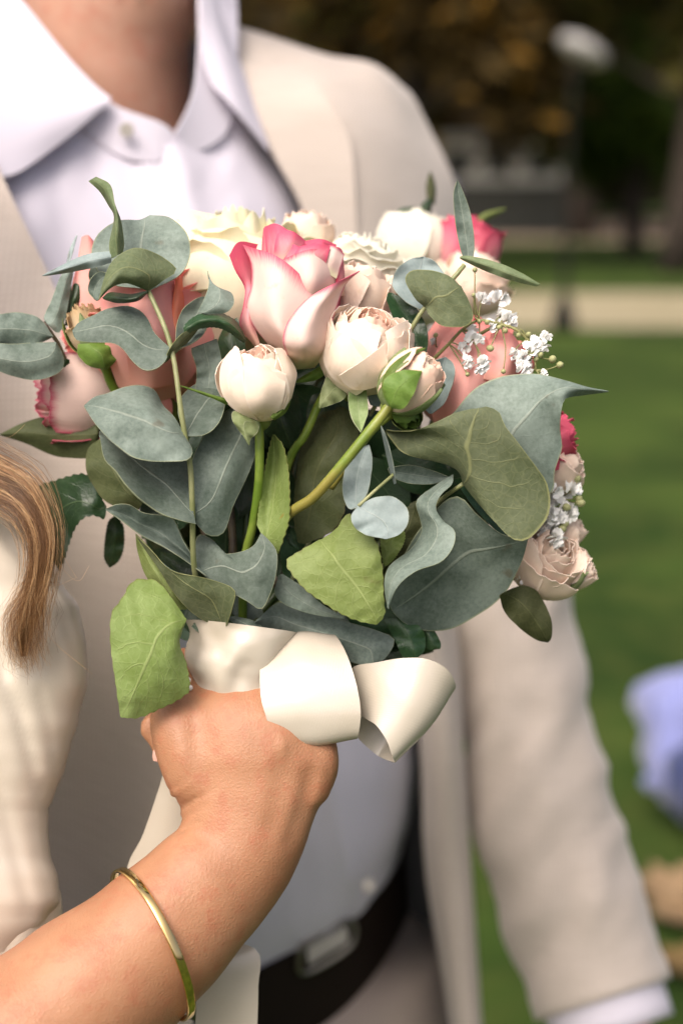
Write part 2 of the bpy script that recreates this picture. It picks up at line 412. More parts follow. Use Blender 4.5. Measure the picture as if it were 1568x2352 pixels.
def strip(name, y0, y1, z, mat, x=300.0, wav=0.0, kind='structure'):
    n = 40; v, f = [], []
    for i in range(n + 1):
        px = -x + 2 * x * i / n
        for yy in (y0, y1): v.append(Vector((px, yy + wav * math.sin(px * 0.13 + yy), z)))
    for i in range(n): f.append((2 * i, 2 * i + 2, 2 * i + 3, 2 * i + 1))
    return tag(mesh_obj(name, v, f, mat, smooth=False), kind=kind)
lawn = strip('lawn', -60, 160, 0.0, LAWN)
strip('gravel_path', 14.6, 19.6, 0.006, PATH, wav=0.06)
strip('far_path', 38.0, 66.0, 0.012, EARTH, wav=0.4)
# dark rise added to block the sky behind the trees
n, v, f = 40, [], []
for i in range(n + 1):
    for j in range(9):
        x = -220 + 440 * i / n; y = 95 + j * 12
        v.append(Vector((x, y, -0.3 + 46 * sm(0, 8, j) * (0.8 + 0.4 * noise.noise(Vector((x * 0.02, j * 0.3, 1)))))))
for i in range(n):
    for j in range(8): f.append((i * 9 + j, (i + 1) * 9 + j, (i + 1) * 9 + j + 1, i * 9 + j + 1))
tag(mesh_obj('sky_block_hill', v, f, HILL), kind='structure')

def foliage_mat(name, a, b):
    k = NT(name)
    c = k.mix(k.step(k.noise(1.2, 4, rough=0.7), 0.35, 0.65), a, b)
    k.set(base_color=c, roughness=0.7, specular_ior_level=0.2); return k.translucent(c, 0.25).m
FOL = {'green': foliage_mat('foliage_green', (0.05, 0.09, 0.008), (0.10, 0.15, 0.018)),
       'olive': foliage_mat('foliage_olive', (0.046, 0.044, 0.008), (0.090, 0.078, 0.014)),
       'brown': foliage_mat('foliage_brown', (0.046, 0.030, 0.008), (0.086, 0.056, 0.014)),
       'ochre': foliage_mat('foliage_ochre', (0.12, 0.068, 0.010), (0.20, 0.105, 0.016))}
BARK = plain('bark', (0.045, 0.032, 0.022), 0.9, var=0.5, scale=6)
def tree(name, label, px, Y, hgt, crown_r, kind, base_h, nleaf=2600, leaf=0.28, seed=1, ochre=0.0, group='trees beyond the paths', cat='tree'):
    rn = random.Random(seed); b = ground(px, Y)
    root = tag(empty(name, b), label, cat, group)
    tr = []; v, f = [], []
    top = b + Vector((rn.uniform(-.4, .4), rn.uniform(-.4, .4), hgt * 0.75))
    r0 = max(0.06, hgt * 0.026)
    tube_into(v, f, [b - Vector((0, 0, .1)), b.lerp(top, 0.35) + Vector((rn.uniform(-.15, .15), 0, 0)), top], [r0 * 1.25, r0, r0 * 0.35], 9, 8)
    limbs = []
    for i in range(9):
        t = lerp(max(0.12, base_h / hgt), 0.95, i / 8); s = b.lerp(top, t); a = i * 2.4 + rn.random()
        e = s + Vector((math.cos(a), math.sin(a), 0.55)) * crown_r * rn.uniform(0.55, 0.85)
        tube_into(v, f, [s, s.lerp(e, 0.5) + Vector((0, 0, -.1)), e], [r0 * 0.4, r0 * 0.25, r0 * 0.08], 6, 5); limbs.append(e)
    mesh_obj('trunk', v, f, BARK, root)
    cl = []
    for i in range(34):
        while True:
            q = Vector((rn.uniform(-1, 1), rn.uniform(-1, 1), rn.uniform(-1, 1)))
            if q.length < 1: break
        h = (hgt - base_h) / 2
        cl.append((b + Vector((q.x * crown_r, q.y * crown_r, base_h + h + q.z * h)), rn.uniform(0.22, 0.42) * crown_r))
    cl += [(e, 0.3 * crown_r) for e in limbs]
    v, f, mi = [], [], []
    for i in range(nleaf):
        c, r = rn.choice(cl)
        q = Vector((rn.gauss(0, 1), rn.gauss(0, 1), rn.gauss(0, 1))).normalized() * r * rn.random() ** 0.4
        p = c + q; a = Vector((rn.gauss(0, 1), rn.gauss(0, 1), rn.gauss(0, 0.7))).normalized(); d = a.orthogonal().normalized()
        s = leaf * rn.uniform(0.6, 1.3); k = len(v)
        if p.z < base_h: p.z = base_h + rn.random() * 0.6
        v += [p - a * s, p + d * s * 0.5, p + a * s, p - d * s * 0.5]
        f.append((k, k + 1, k + 2, k + 3)); mi.append(1 if rn.random() < ochre else 0)
    mesh_obj('crown', v, f, [FOL[kind], FOL['ochre']], root, midx=mi, smooth=False)
    return root
tree('autumn_tree', 'tree with ochre autumn leaves rising behind the beige shoulder', 950, 26, 10, 3.4, 'brown', 1.6, 4200, .24, 3, 0.13)
tree('dark_tree', 'dark olive tree left of the round lamp head', 1090, 54, 14, 5.5, 'olive', 3.6, 4200, .34, 5, 0.03)
tree('dark_tree', 'dark brown tree just behind the round lamp head', 1330, 40, 14, 4.6, 'brown', 3.0, 4200, .34, 8)
tree('green_tree', 'mid green leafy tree at the right behind the lamp', 1450, 30, 7, 2.2, 'green', 1.2, 2600, .24, 12)
tree('dark_tree', 'dark tree with its trunk standing at the right edge', 1545, 24, 9, 2.6, 'olive', 3.0, 2600, .26, 15, 0.02)
tree('dark_tree', 'tall dark tree hidden mostly by the neck and collar', 640, 42, 14, 5, 'olive', 2, 3200, .36, 18, 0.05)
tree('dark_tree', 'tall dark tree beyond the right edge behind the green tree', 1620, 46, 14, 5, 'olive', 1.6, 3200, .36, 21)
tree('dark_tree', 'broad brown tree far back between the lamp and the shoulder', 1230, 62, 17, 7, 'brown', 2, 4200, .45, 24, 0.03)
tree('dark_tree', 'broad olive tree far back right of the lamp', 1450, 66, 17, 7, 'olive', 1.5, 4200, .45, 27)
tree('dark_tree', 'broad dark tree far back behind the beige shoulder', 990, 64, 17, 7, 'olive', 1.5, 4200, .45, 30, 0.05)
tree('dark_tree', 'brown tree behind the man, hidden by his collar and neck', 330, 58, 16, 6.5, 'brown', 2, 3200, .42, 41)
tree('dark_tree', 'olive tree far out beyond the right edge of the lawn', 1850, 60, 17, 7, 'olive', 1.5, 3200, .42, 44)
tree('dark_bush', 'low dark bush at the foot of the trees right of the lamp', 1440, 72, 4.5, 4.4, 'olive', 0.2, 2400, .2, 33, group='bushes under the trees', cat='bush')
tree('dark_bush', 'low dark bush beside the grey kiosk', 1290, 70, 4.5, 4, 'brown', 0.2, 2400, .2, 36, group='bushes under the trees', cat='bush')

# park lamp
LAMP_M = plain('lamp_post_paint', (0.016, 0.016, 0.013), 0.7, spec=0.1)
LAMP_G = plain('opal_lamp_head', (0.34, 0.33, 0.31), 0.35, var=0.05)
b = ground(1292, 14.3)
lp = tag(empty('park_lamp', b), 'dark park lamp post with a pale round head beside the gravel path', 'street lamp')
tube('post', [b, b + V(0, 0, 1.2), b + V(0.02, 0, 2.5)], [0.045, 0.026, 0.022], LAMP_M, lp, 12, 8)
tube('base_collar', [b, b + V(0, 0, .12), b + V(0, 0, .35)], [0.13, 0.12, 0.06], LAMP_M, lp, 12, 6)
v, f = [], []; rings = []
for i in range(9):
    a = math.pi * (0.04 + 0.92 * i / 8)
    rings.append([b + V(0.10 + 0.24 * math.sin(a) * math.cos(t), 0.24 * math.sin(a) * math.sin(t), 2.70 - 0.12 * math.cos(a) - 0.10 * math.sin(a) * math.cos(t)) for t in [2 * math.pi * k / 16 for k in range(16)]])
loft_into(v, f, rings); mesh_obj('lamp_head', v, f, LAMP_G, lp)
tube('neck', [b + V(0.02, 0, 2.44), b + V(0.07, 0, 2.56)], [0.07, 0.10], LAMP_M, lp, 12, 4)
# kiosk behind the second path
b = ground(1130, 44)
KW = plain('kiosk_pale_panel', (0.60, 0.61, 0.55), 0.7); KD = plain('kiosk_dark_base', (0.05, 0.055, 0.045), 0.7); KR = plain('kiosk_roof', (0.30, 0.31, 0.30), 0.6)
KG = plain('kiosk_glass', (0.06, 0.07, 0.07), 0.1)
ks = tag(empty('park_kiosk', b), 'low grey kiosk with a dark base standing before the trees', 'kiosk')
box('base', b + V(0, 0, .75), (4.2, 2.6, 1.5), KD, ks)
box('wall', b + V(0, 0, 2.1), (4.0, 2.4, 1.2), KW, ks)
rf = box('roof', b + V(0, 0, 2.8), (4.6, 3.0, .2), KR, ks)
for i in range(3):
    w_ = box('window', b + V(-1.2 + i * 1.2, -1.225, 2.1), (.8, .05, .7), KG, ks)
    box('frame', b + V(-1.2 + i * 1.2, -1.23, 2.49), (.9, .07, .08), KW, w_)
# bundle on the lawn at the right and fallen leaves
LILAC = cloth_mat('lilac_cloth', (0.20, 0.23, 0.46), (0.25, 0.25, 0.50), 300); NAVY = cloth_mat('navy_cloth', (0.03, 0.045, 0.13), (0.04, 0.05, 0.15), 300)
bb = ground(1650, 3.05)
bn = tag(empty('cloth_bundle', bb), 'lilac blue cloth bundle with dark navy folds on the grass at the right edge', 'cloth')
def blob(name, c, r, mat, parent, seed, amp=0.26, fold=7):
    v, f, rings = [], [], []
    for i in range(15):
        a = math.pi * (0.02 + 0.96 * i / 14)
        rr = []
        for k in range(24):
            t = 2 * math.pi * k / 24
            d = Vector((math.sin(a) * math.cos(t), math.sin(a) * math.sin(t), -math.cos(a)))
            q = 1 + amp * noise.noise(d * 1.6 + Vector((seed, 0, 0))) + amp * 0.5 * math.sin(fold * t + 3 * a + seed) * math.sin(a)
            p = Vector((d.x * r[0], d.y * r[1], d.z * r[2])) * q + c
            p.z = max(p.z, 0.012)
            rr.append(p)
        rings.append(rr)
    loft_into(v, f, rings); return mesh_obj(name, v, f, mat, parent)
blob('folded_cloth', bb + V(0, 0, .19), (.20, .17, .19), LILAC, bn, 3)
blob('dark_fold', bb + V(-0.02, -.14, .15), (.12, .10, .11), NAVY, bn, 7)
blob('lower_cloth', bb + V(0.08, 0.02, .10), (.22, .16, .09), LILAC, bn, 11)
DRY = [plain('dry_leaf_tan', (0.26, 0.17, 0.085), 0.7, var=0.4), plain('dry_leaf_ochre', (0.16, 0.10, 0.03), 0.7, var=0.4)]
def fallen(px, py, size, k, label, seed):
    rn = random.Random(seed)
    d = CF + CR * ((px - W / 2) / F) - CU * ((py - H / 2) / F)
    c = CP + d * (-CAM_H / d.z)
    g = []
    for i in range(7):
        t = i / 6; row = []
        for j in range(5):
            s = (j - 2) / 2 * size * 0.42 * math.sin(math.pi * (0.08 + 0.88 * t)) ** 0.8 * (1 + 0.25 * math.sin(t * 16))
            x, y = (t - .5) * size, s
            a = seed * 1.7
            row.append(c + V(x * math.cos(a) - y * math.sin(a), x * math.sin(a) + y * math.cos(a), 0.016 + 0.05 * size / .15 * abs(s) / size + 0.03 * (t - .5) ** 2 * 4 + 0.01 * rn.random()))
        g.append(row)
    return tag(sheet('fallen_leaf', g, DRY[k], None, 0.001), label, 'leaf', 'fallen leaves on the lawn')
for i, a in enumerate([(1535, 2075, .16, 0, 'largest tan fallen leaf lying on the grass near the cuff'), (1560, 2130, .14, 0, 'tan fallen leaf right of the cuff below the lilac cloth'), (1565, 2250, .12, 1, 'ochre fallen leaf low at the right edge beside the cuff')]):
    fallen(*a, seed=i + 2)

# ------------------------------------------------------------------ groom
def px(pts, z=(0.0, 0.0)):
    n = max(1, len(pts) - 1)
    return [Vector((p[0], p[1], (p[2] if len(p) > 2 else lerp(z[0], z[1], i / n)) * 30)) for i, p in enumerate(pts)]
def W3(q): return P(q.x, q.y, q.z / 30)
def grid_rows(rows, n, m, disp=None):
    """rows of picture points -> smooth n x m grid of world points"""
    cols = [spline(px(r), m) for r in rows]
    out = [[None] * m for _ in range(n)]
    for j in range(m):
        c = spline([cols[i][j] for i in range(len(rows))], n)
        for i in range(n):
            q = c[i]
            if disp: q = q + Vector((0, 0, 30 * disp(q.x, q.y, i / (n - 1), j / (m - 1))))
            out[i][j] = W3(q)
    return out
def wrinkle(s, amp, fx, fy, ang=0.0):
    ca, sa = math.cos(ang), math.sin(ang)
    def fn(x, y, u, v):
        a, b = (x * ca + y * sa), (-x * sa + y * ca)
        return amp * (noise.noise(Vector((a / fx, b / fy, s))) + 0.4 * noise.noise(Vector((a / fx * 2.3, b / fy * 2.3, s + 9))))
    return fn
gb = P(420, 2200, 45); gb.z = 0
groom = tag(empty('person', gb), 'man in an open beige linen jacket, white shirt and dark belt, behind the flowers', 'person')
v, f = [], []
# neck and head, shoulders and trunk in one surface
def oval(x, y, z, rx, rz, tilt=(0.0, 0.0), n=28):
    """ring of world points, radii in cm; tilt raises (+) the right side and the far side, cm"""
    c = P(x, y, z); R = Vector((math.cos(0.5), math.sin(0.5), 0)); B = Vector((-math.sin(0.5), math.cos(0.5), 0))
    return [c + R * (rx / 100 * math.cos(t)) + B * (rz / 100 * math.sin(t)) + Vector((0, 0, (tilt[0] * math.cos(t) + tilt[1] * math.sin(t)) / 100)) for t in [2 * math.pi * k / n for k in range(n)]]
rings = [oval(250, -760, 40, 2, 2), oval(250, -735, 40, 5.5, 6.5), oval(250, -640, 40, 7.4, 9), oval(250, -480, 39.5, 7.8, 9.6), oval(255, -320, 39, 7.5, 9.3), oval(262, -200, 38, 7.0, 8.8, (0, 1)), oval(268, -120, 37, 6.4, 8.0, (0, 3)),
         oval(260, -50, 37.5, 6.1, 7.0, (0, 4)), oval(240, 60, 38, 5.9, 6.4, (0, 3)), oval(240, 200, 38.5, 6.0, 6.3, (0, 2)), oval(255, 330, 40.5, 6.2, 6.0, (0, 2)), oval(270, 420, 43, 10, 7), oval(300, 560, 45, 12, 7.5), oval(380, 900, 48, 12, 7.5), oval(520, 1500, 53, 11, 7), oval(620, 2100, 58, 10.5, 7), oval(660, 2450, 60, 10.5, 7), oval(680, 2700, 62, 10, 7)]
loft_into(v, f, rings)
mesh_obj('body', v, f, SKIN_M, groom)
# stubble shadow under the jaw is real short hair
STUB = plain('stubble', (0.06, 0.035, 0.025), 0.8)
v, f = [], []; rn = random.Random(4)
for i in range(1500):
    k = rn.randrange(28); r0 = 4.6 + rn.random() * 2.1; i0 = int(r0); q = r0 - i0
    p = rings[i0][k].lerp(rings[i0][(k + 1) % 28], rn.random()).lerp(rings[i0 + 1][k], q * 0.9)
    c = sum(rings[i0], Vector()) / 28; d = (p - c).normalized() + Vector((0, 0, -.5)); a = d.orthogonal().normalized() * 0.00025
    e = p + d * 0.0025; b0 = len(v); v += [p - d * .001 - a, p - d * .001 + a, e]; f.append((b0, b0 + 1, b0 + 2))
mesh_obj('stubble', v, f, STUB, groom, smooth=False)
# shirt front, going round both sides
shirt_rows = [
    [(-150, 200, 25), (60, 250, 27), (260, 300, 28.7), (400, 330, 29.9), (545, 225, 35.5), (650, 200, 43), (680, 200, 50)],
    [(-130, 420, 21.5), (80, 450, 24.5), (260, 440, 27.5), (430, 440, 29.6), (600, 420, 34), (720, 420, 42), (730, 420, 52)],
    [(-100, 620, 21.5), (120, 640, 24.5), (320, 620, 27.5), (490, 620, 29.6), (660, 620, 34), (780, 620, 42), (790, 620, 54)],
    [(0, 1050, 24), (250, 1050, 26.5), (430, 1050, 28.5), (600, 1050, 31), (780, 1050, 36), (900, 1050, 44), (900, 1050, 58)],
    [(200, 1600, 29), (430, 1600, 31.5), (600, 1600, 33), (750, 1620, 34.5), (880, 1640, 39), (955, 1640, 46), (950, 1640, 62)],
    [(300, 1880, 33), (500, 1900, 34.5), (660, 1910, 36), (800, 1900, 37.5), (890, 1880, 41.5), (945, 1840, 48), (935, 1820, 64)],
    [(330, 2120, 36), (500, 2130, 37.5), (640, 2120, 38.6), (780, 2070, 40), (865, 2010, 44), (920, 1945, 51), (915, 1900, 66)],
    [(360, 2300, 38.5), (520, 2270, 40), (640, 2215, 41.2), (770, 2150, 42.6), (860, 2070, 46.5), (915, 1985, 53), (915, 1930, 68)]]
w1 = wrinkle(3.0, 0.40, 90, 420, -0.25); w2 = wrinkle(8.0, 0.2, 70, 240, 0.35)
shirt = sheet('shirt', grid_rows(shirt_rows, 90, 64, lambda x, y, u, v: w1(x, y, u, v) + w2(x, y, u, v) - 0.45 * math.exp(-((x - (400 + (y - 320) * 0.24)) / 26) ** 2)), SHIRT, groom, 0.001)
def button(x, y, z, r, par, seed):
    r *= .8
    c = P(x, y, z); v, f, rr = [], [], []
    ax = (CP - c).normalized(); e1 = ax.orthogonal().normalized(); e2 = ax.cross(e1)
    for rad, h in ((0.1, .0009), (0.5, .0009), (0.78, .0013), (1, .0013), (1.04, .0004), (.9, -.001)):
        rr.append([c + (e1 * math.cos(t) + e2 * math.sin(t)) * r * rad + ax * h for t in [2 * math.pi * k / 18 for k in range(18)]])
    loft_into(v, f, rr); return mesh_obj('button', v, f, BUTTON, par)
button(846, 2035, 38.3, .0062, shirt, 1); button(452, 540, 28.6, .0062, shirt, 2); button(700, 1480, 32.5, .0062, shirt, 3)
# collar: stand and two wings
def band(name, A, B, mat, par, n=26, m=9, M=None, thick=.0012, disp=None):
    """sheet between two edge curves A and B given in picture units"""
    a, b = spline(px(A), n), spline(px(B), n)
    mm = spline(px(M), n) if M else None
    g = []
    for i in range(n):
        row = spline([a[i], mm[i], b[i]] if mm else [a[i], b[i]], m)
        if disp: row = [q + Vector((0, 0, 30 * disp(q.x, q.y, i / (n - 1), j / (m - 1)))) for j, q in enumerate(row)]
        g.append([W3(q) for q in row])
    return sheet(name, g, mat, par, thick)
collar = band('collar', [(-120, -120, 33), (40, 0, 29.6), (140, 125, 28.3), (250, 232, 28.0), (322, 264, 28.5), (372, 282, 29.0), (399, 306, 29.5)],
              [(-160, 60, 30), (20, 150, 28.2), (150, 265, 27.8), (260, 350, 28.0), (330, 372, 28.6), (370, 368, 29.0), (402, 345, 29.6)], SHIRT, groom)
band('collar_stand', [(452, -120, 37), (455, 0, 33.2), (456, 100, 32), (447, 200, 31.0), (428, 256, 30.2), (403, 304, 29.5)],
     [(540, -60, 40), (545, 60, 36), (540, 190, 34), (520, 300, 32.4), (462, 345, 31), (404, 345, 29.7)], SHIRT, collar)
band('collar_wing', [(-160, -200, 35), (-20, -75, 30.4), (48, 0, 28.6), (150, 126, 27.4), (215, 195, 27.2), (254, 228, 27.3)],
     [(-420, 40, 27), (-260, 250, 22), (-120, 385, 20.6), (10, 408, 22.2), (125, 338, 24.8), (250, 236, 27.1)],
     SHIRT, collar, M=[(-320, -90, 30), (-150, 90, 24.5), (-40, 190, 23.6), (80, 275, 24.2), (165, 262, 25.6), (253, 231, 27.1)], thick=.0016)
band('collar_wing', [(448, -140, 38), (458, -20, 33.0), (460, 70, 31.7), (466, 140, 31.2), (486, 196, 31.2)],
     [(480, -80, 41), (506, 20, 37), (545, 130, 35.2), (585, 250, 33.8), (617, 346, 33.2)], SHIRT, collar,
     M=[(470, -110, 38), (492, 0, 34.6), (512, 95, 33), (530, 180, 32), (548, 262, 31.6)], thick=.0016)
button(291, 298, 27.5, .0055, collar, 4)
# jacket
jk = sheet('jacket', grid_rows([
    [(520, 92, 52), (640, 122, 54), (760, 160, 55), (850, 180, 55), (930, 240, 55)],
    [(526, 60, 40.5), (640, 96, 42), (760, 135, 43), (862, 154, 44.5), (940, 215, 48)],
    [(562, 200, 35.5), (690, 225, 36), (810, 250, 38), (910, 280, 42), (985, 300, 48)],
    [(622, 348, 34.2), (745, 370, 34.6), (860, 395, 37), (965, 420, 42), (1040, 420, 48)],
    [(695, 490, 34.6), (800, 520, 35.0), (900, 560, 37.5), (1000, 600, 42), (1075, 600, 50)],
    [(790, 900, 36), (880, 920, 36), (980, 940, 39), (1060, 950, 45), (1100, 950, 54)],
    [(920, 1400, 38.5), (965, 1400, 37.6), (1015, 1400, 39), (1058, 1400, 45), (1070, 1400, 56)],
    [(966, 1700, 41.5), (1000, 1700, 39.2), (1046, 1700, 39.6), (1060, 1700, 45), (1050, 1700, 58)],
    [(980, 2000, 44.5), (1020, 2000, 42), (1066, 2000, 42.2), (1080, 2000, 47), (1065, 2000, 60)],
    [(1036, 2352, 47.5), (1058, 2352, 45), (1092, 2352, 45.4), (1103, 2352, 50), (1090, 2352, 64)],
    [(1060, 2620, 50), (1080, 2620, 47.5), (1112, 2620, 48), (1122, 2620, 53), (1110, 2620, 66)]], 80, 30, wrinkle(1.0, 0.3, 120, 300, 0.3)), [SUIT, LINING], groom, .0024)
band('lapel', [(512, 62, 46), (532, 76, 39.6), (566, 200, 34.6), (626, 348, 33.4), (700, 492, 33.8), (760, 700, 34.6), (800, 900, 35.2)],
     [(590, 92, 48), (640, 116, 41.6), (735, 215, 35.9), (800, 320, 35.3), (815, 470, 34.9), (822, 700, 35.2), (812, 900, 35.5)], [SUIT, SUIT], jk, n=40, m=12, thick=.003)
sheet('jacket_front', grid_rows([
    [(-520, 260, 26), (-320, 170, 27), (-90, 190, 28)],
    [(-420, 400, 18.5), (-200, 380, 18.5), (0, 395, 20.5)],
    [(-360, 540, 15), (-140, 530, 16), (62, 530, 19.5)],
    [(-300, 700, 13.5), (-80, 700, 15), (140, 700, 19.5)],
    [(-250, 1000, 16), (10, 1000, 16), (260, 1000, 17)],
    [(-200, 1400, 25), (110, 1400, 19.5), (380, 1400, 13.5)],
    [(-150, 1900, 27), (170, 1900, 20.5), (440, 1900, 13)],
    [(-150, 2420, 30), (160, 2420, 22), (440, 2420, 14)],
    [(-150, 2700, 32), (160, 2700, 24), (450, 2700, 15)]], 70, 26, wrinkle(5.0, 0.45, 160, 500, -0.2)), [SUIT, LINING], jk, .0024)
sheet('jacket_back', grid_rows([
    [(-300, 300, 58), (300, 100, 62), (700, 150, 62), (960, 330, 58), (1060, 420, 50)],
    [(-200, 900, 62), (400, 900, 68), (800, 900, 68), (1060, 900, 62), (1110, 900, 54)],
    [(100, 1600, 66), (500, 1600, 72), (850, 1600, 72), (1010, 1600, 66), (1060, 1600, 58)],
    [(200, 2352, 72), (600, 2352, 78), (900, 2352, 78), (1040, 2352, 72), (1095, 2352, 63)],
    [(200, 2650, 74), (600, 2650, 80), (900, 2650, 80), (1040, 2650, 74), (1105, 2650, 65)]], 40, 24), [LINING, SUIT], jk, .0024)
def arm_fold(u, a):
    q = Vector((u * 7 + 0.35 * math.cos(a), math.cos(a) * 0.8, math.sin(a) * 0.8))
    s = 0.6 * noise.noise(q * 1.0) + 0.6 * noise.noise(Vector((u * 20 - 1.6 * math.cos(a), math.cos(a) * 1.2, 4))) + 0.3 * noise.noise(Vector((u * 42 - 2 * math.cos(a), math.cos(a) * 2, 9)))
    return s * sm(0.15, 0.5, u) * (1 - 0.6 * sm(0.9, 1, u))
v, f = [], []
loft_into(v, f, limb_rings([(800, 250, 52, 40, 2.5), (850, 340, 51, 95, 4.5), (915, 480, 50, 125, 5.8), (985, 700, 48.5, 150, 7), (1060, 1000, 47.5, 160, 7.2), (1130, 1300, 47.5, 158, 6.8), (1195, 1560, 47, 150, 6.4), (1243, 1830, 46, 163, 6.2), (1310, 2060, 45, 168, 5.8), (1385, 2297, 44, 164, 5.4)], 90, 44, arm_fold), cap=True)
slv = mesh_obj('sleeve', v, f, SUIT, jk)
v, f = [], []
loft_into(v, f, limb_rings([(1340, 2160, 44.5, 140, 4.6), (1390, 2310, 44, 143, 4.7), (1410, 2372, 43.8, 143, 4.7)], 8, 36))
mesh_obj('shirt_cuff', v, f, SHIRT, groom)
# left hand below the cuff, hanging just past the lower border
v, f = [], []
def pts(*a): return [P(*q) for q in a]
tube_into(v, f, pts((1395, 2330, 44), (1440, 2470, 43.5), (1470, 2600, 43), (1490, 2700, 43)), [.026, .03, .038, .03], 14, 10)
for k, (dx, L) in enumerate(((-95, 190), (-35, 240), (30, 250), (90, 210))):
    tube_into(v, f, pts((1480 + dx * .7, 2660, 43), (1490 + dx, 2660 + L * .55, 42), (1470 + dx, 2660 + L, 44)), [.0105, .0098, .0075], 8, 8)
tube_into(v, f, pts((1400, 2500, 42), (1350, 2600, 40), (1360, 2700, 39.5)), [.014, .012, .009], 8, 8)
mesh_obj('hand', v, f, SKIN_M, groom)
# belt, widened downward to stand in for the shadow under it, and trousers
belt = band('belt', [(300, 2330, 37.5), (520, 2262, 39.2), (640, 2200, 40.6), (770, 2130, 42.0), (862, 2050, 46), (922, 1965, 52), (925, 1900, 64)],
            [(300, 2560, 39), (520, 2480, 40.2), (640, 2415, 41.6), (775, 2325, 43.2), (872, 2215, 47), (930, 2100, 53), (930, 2030, 66)], LEATHER, groom, n=40, m=6, thick=.004)
v, f = [], []
fr = [(690, 2172, 40.2), (800, 2112, 41.6), (806, 2172, 41.8), (696, 2236, 40.6), (690, 2172, 40.2)]
tube_into(v, f, pts(*fr), .0018, 8, 30)
mesh_obj('buckle', v, f, STEEL, belt)
band('buckle_plate', [(705, 2176, 40.4), (795, 2126, 41.6)], [(708, 2216, 40.6), (798, 2162, 41.8)], BUTTON, belt, n=8, m=4, thick=.002)
v, f = [], []
loft_into(v, f, [oval(660, 2220, 57, 14.0, 9.6), oval(680, 2420, 58.5, 14.6, 10.0), oval(700, 2700, 60, 15, 10.5), oval(710, 2900, 62, 14, 10)])
for s in (-1, 1):
    c = P(710, 2900, 62) + Vector((0.075 * s * math.cos(.5), 0.075 * s * math.sin(.5), 0)); r = []
    for z, q in ((c.z, .085), (c.z * .55, .068), (0.05, .062)):
        r.append([Vector((c.x, c.y, z)) + Vector((math.cos(t), math.sin(t), 0)) * q for t in [2 * math.pi * k / 20 for k in range(20)]])
    loft_into(v, f, r)
mesh_obj('trousers', v, f, TROUSER, groom)

# ------------------------------------------------------------------ bride: arm and hand, blouse, hair
bb = P(-650, 2352, 8); bb.z = 0
bride = tag(empty('person', bb), 'woman in an ivory satin blouse at the left edge, her bare arm gripping the bouquet', 'person')
v, f = [], []
arm = [(-330, 2750, -2, 240, 4.2), (-130, 2580, -2.4, 243, 4.2), (40, 2435, -2.2, 228, 4.0), (190, 2305, -1.6, 200, 3.5), (355, 2160, -1, 168, 2.8), (470, 2045, -.4, 150, 2.4), (545, 1965, 0, 136, 2.1), (562, 1885, .2, 150, 2.05), (570, 1800, .4, 175, 2.1), (570, 1735, .5, 197, 2.2), (560, 1670, .8, 194, 2.2), (553, 1610, 1.2, 168, 2.0), (550, 1570, 1.6, 110, 1.4)]
loft_into(v, f, limb_rings(arm, 60, 32))
tube_into(v, f, pts((-330, 2750, -2), (-520, 2300, 3), (-640, 1750, 7), (-680, 1300, 9)), [.043, .045, .047, .05], 18, 16)
tube_into(v, f, pts((-680, 1300, 9), (-800, 1250, 11), (-980, 1250, 13), (-1150, 1500, 15)), [.05, .062, .07, .06], 18, 12)
tube_into(v, f, pts((-900, 1260, 12), (-760, 900, 11), (-700, 640, 10), (-690, 480, 10)), [.07, .052, .05, .05], 18, 12)
hr = []
for i in range(12):
    th = math.pi * (.04 + .92 * i / 11); cc = P(-690, 180, 9)
    hr.append([cc + Vector((.074 * math.sin(th) * math.cos(q), .092 * math.sin(th) * math.sin(q), -.115 * math.cos(th))) for q in [2 * math.pi * k / 24 for k in range(24)]])
loft_into(v, f, hr)
# fingers wrap behind the handle and come back at the left; the thumb runs up beside it
tube_into(v, f, pts((690, 1660, 1.2), (712, 1645, 3.0), (650, 1640, 5.6), (480, 1650, 5.6), (375, 1662, 4.0), (352, 1676, 2.6)), [.0095, .0092, .0088, .0084, .0080, .0068], 12, 26)
tube_into(v, f, pts((705, 1735, 1.2), (722, 1725, 3.0), (655, 1715, 5.9), (490, 1710, 5.9), (395, 1708, 4.2), (380, 1712, 2.6)), [.0098, .0095, .009, .0086, .0082, .007], 12, 26)
tube_into(v, f, pts((695, 1810, 1.2), (708, 1800, 3.0), (650, 1790, 5.6), (500, 1780, 5.6), (425, 1775, 4.2), (412, 1775, 3)), [.0095, .009, .0086, .0082, .0078, .0066], 12, 24)
tube_into(v, f, pts((670, 1860, 1.2), (680, 1855, 2.6), (640, 1850, 4.8), (520, 1835, 4.8), (450, 1830, 3.6)), [.0086, .0082, .0078, .0072, .0064], 12, 20)
tube_into(v, f, pts((470, 1800, .2), (425, 1705, .2), (408, 1640, .6), (410, 1570, 1.8), (440, 1510, 3)), [.016, .0145, .0125, .0105, .008], 14, 22)
tube_into(v, f, pts((700, 1830, .1), (722, 1750, .2), (715, 1690, .4)), [.010, .0115, .010], 12, 10)
tm = bpy.data.meshes.new('tmp'); tm.from_pydata(v, [], f); to = bpy.data.objects.new('tmp', tm); COL.objects.link(to)
r = to.modifiers.new('r', 'REMESH'); r.mode = 'VOXEL'; r.voxel_size = 0.0019; r.use_smooth_shade = True
s_ = to.modifiers.new('s', 'SMOOTH'); s_.factor = 0.5; s_.iterations = 9
dg = bpy.context.evaluated_depsgraph_get(); em = bpy.data.meshes.new_from_object(to.evaluated_get(dg))
bpy.data.objects.remove(to)
def project(p):
    q = p - CP; d = q.dot(CF); return W / 2 + q.dot(CR) / d * F, H / 2 - q.dot(CU) / d * F, (d - D0) * 100
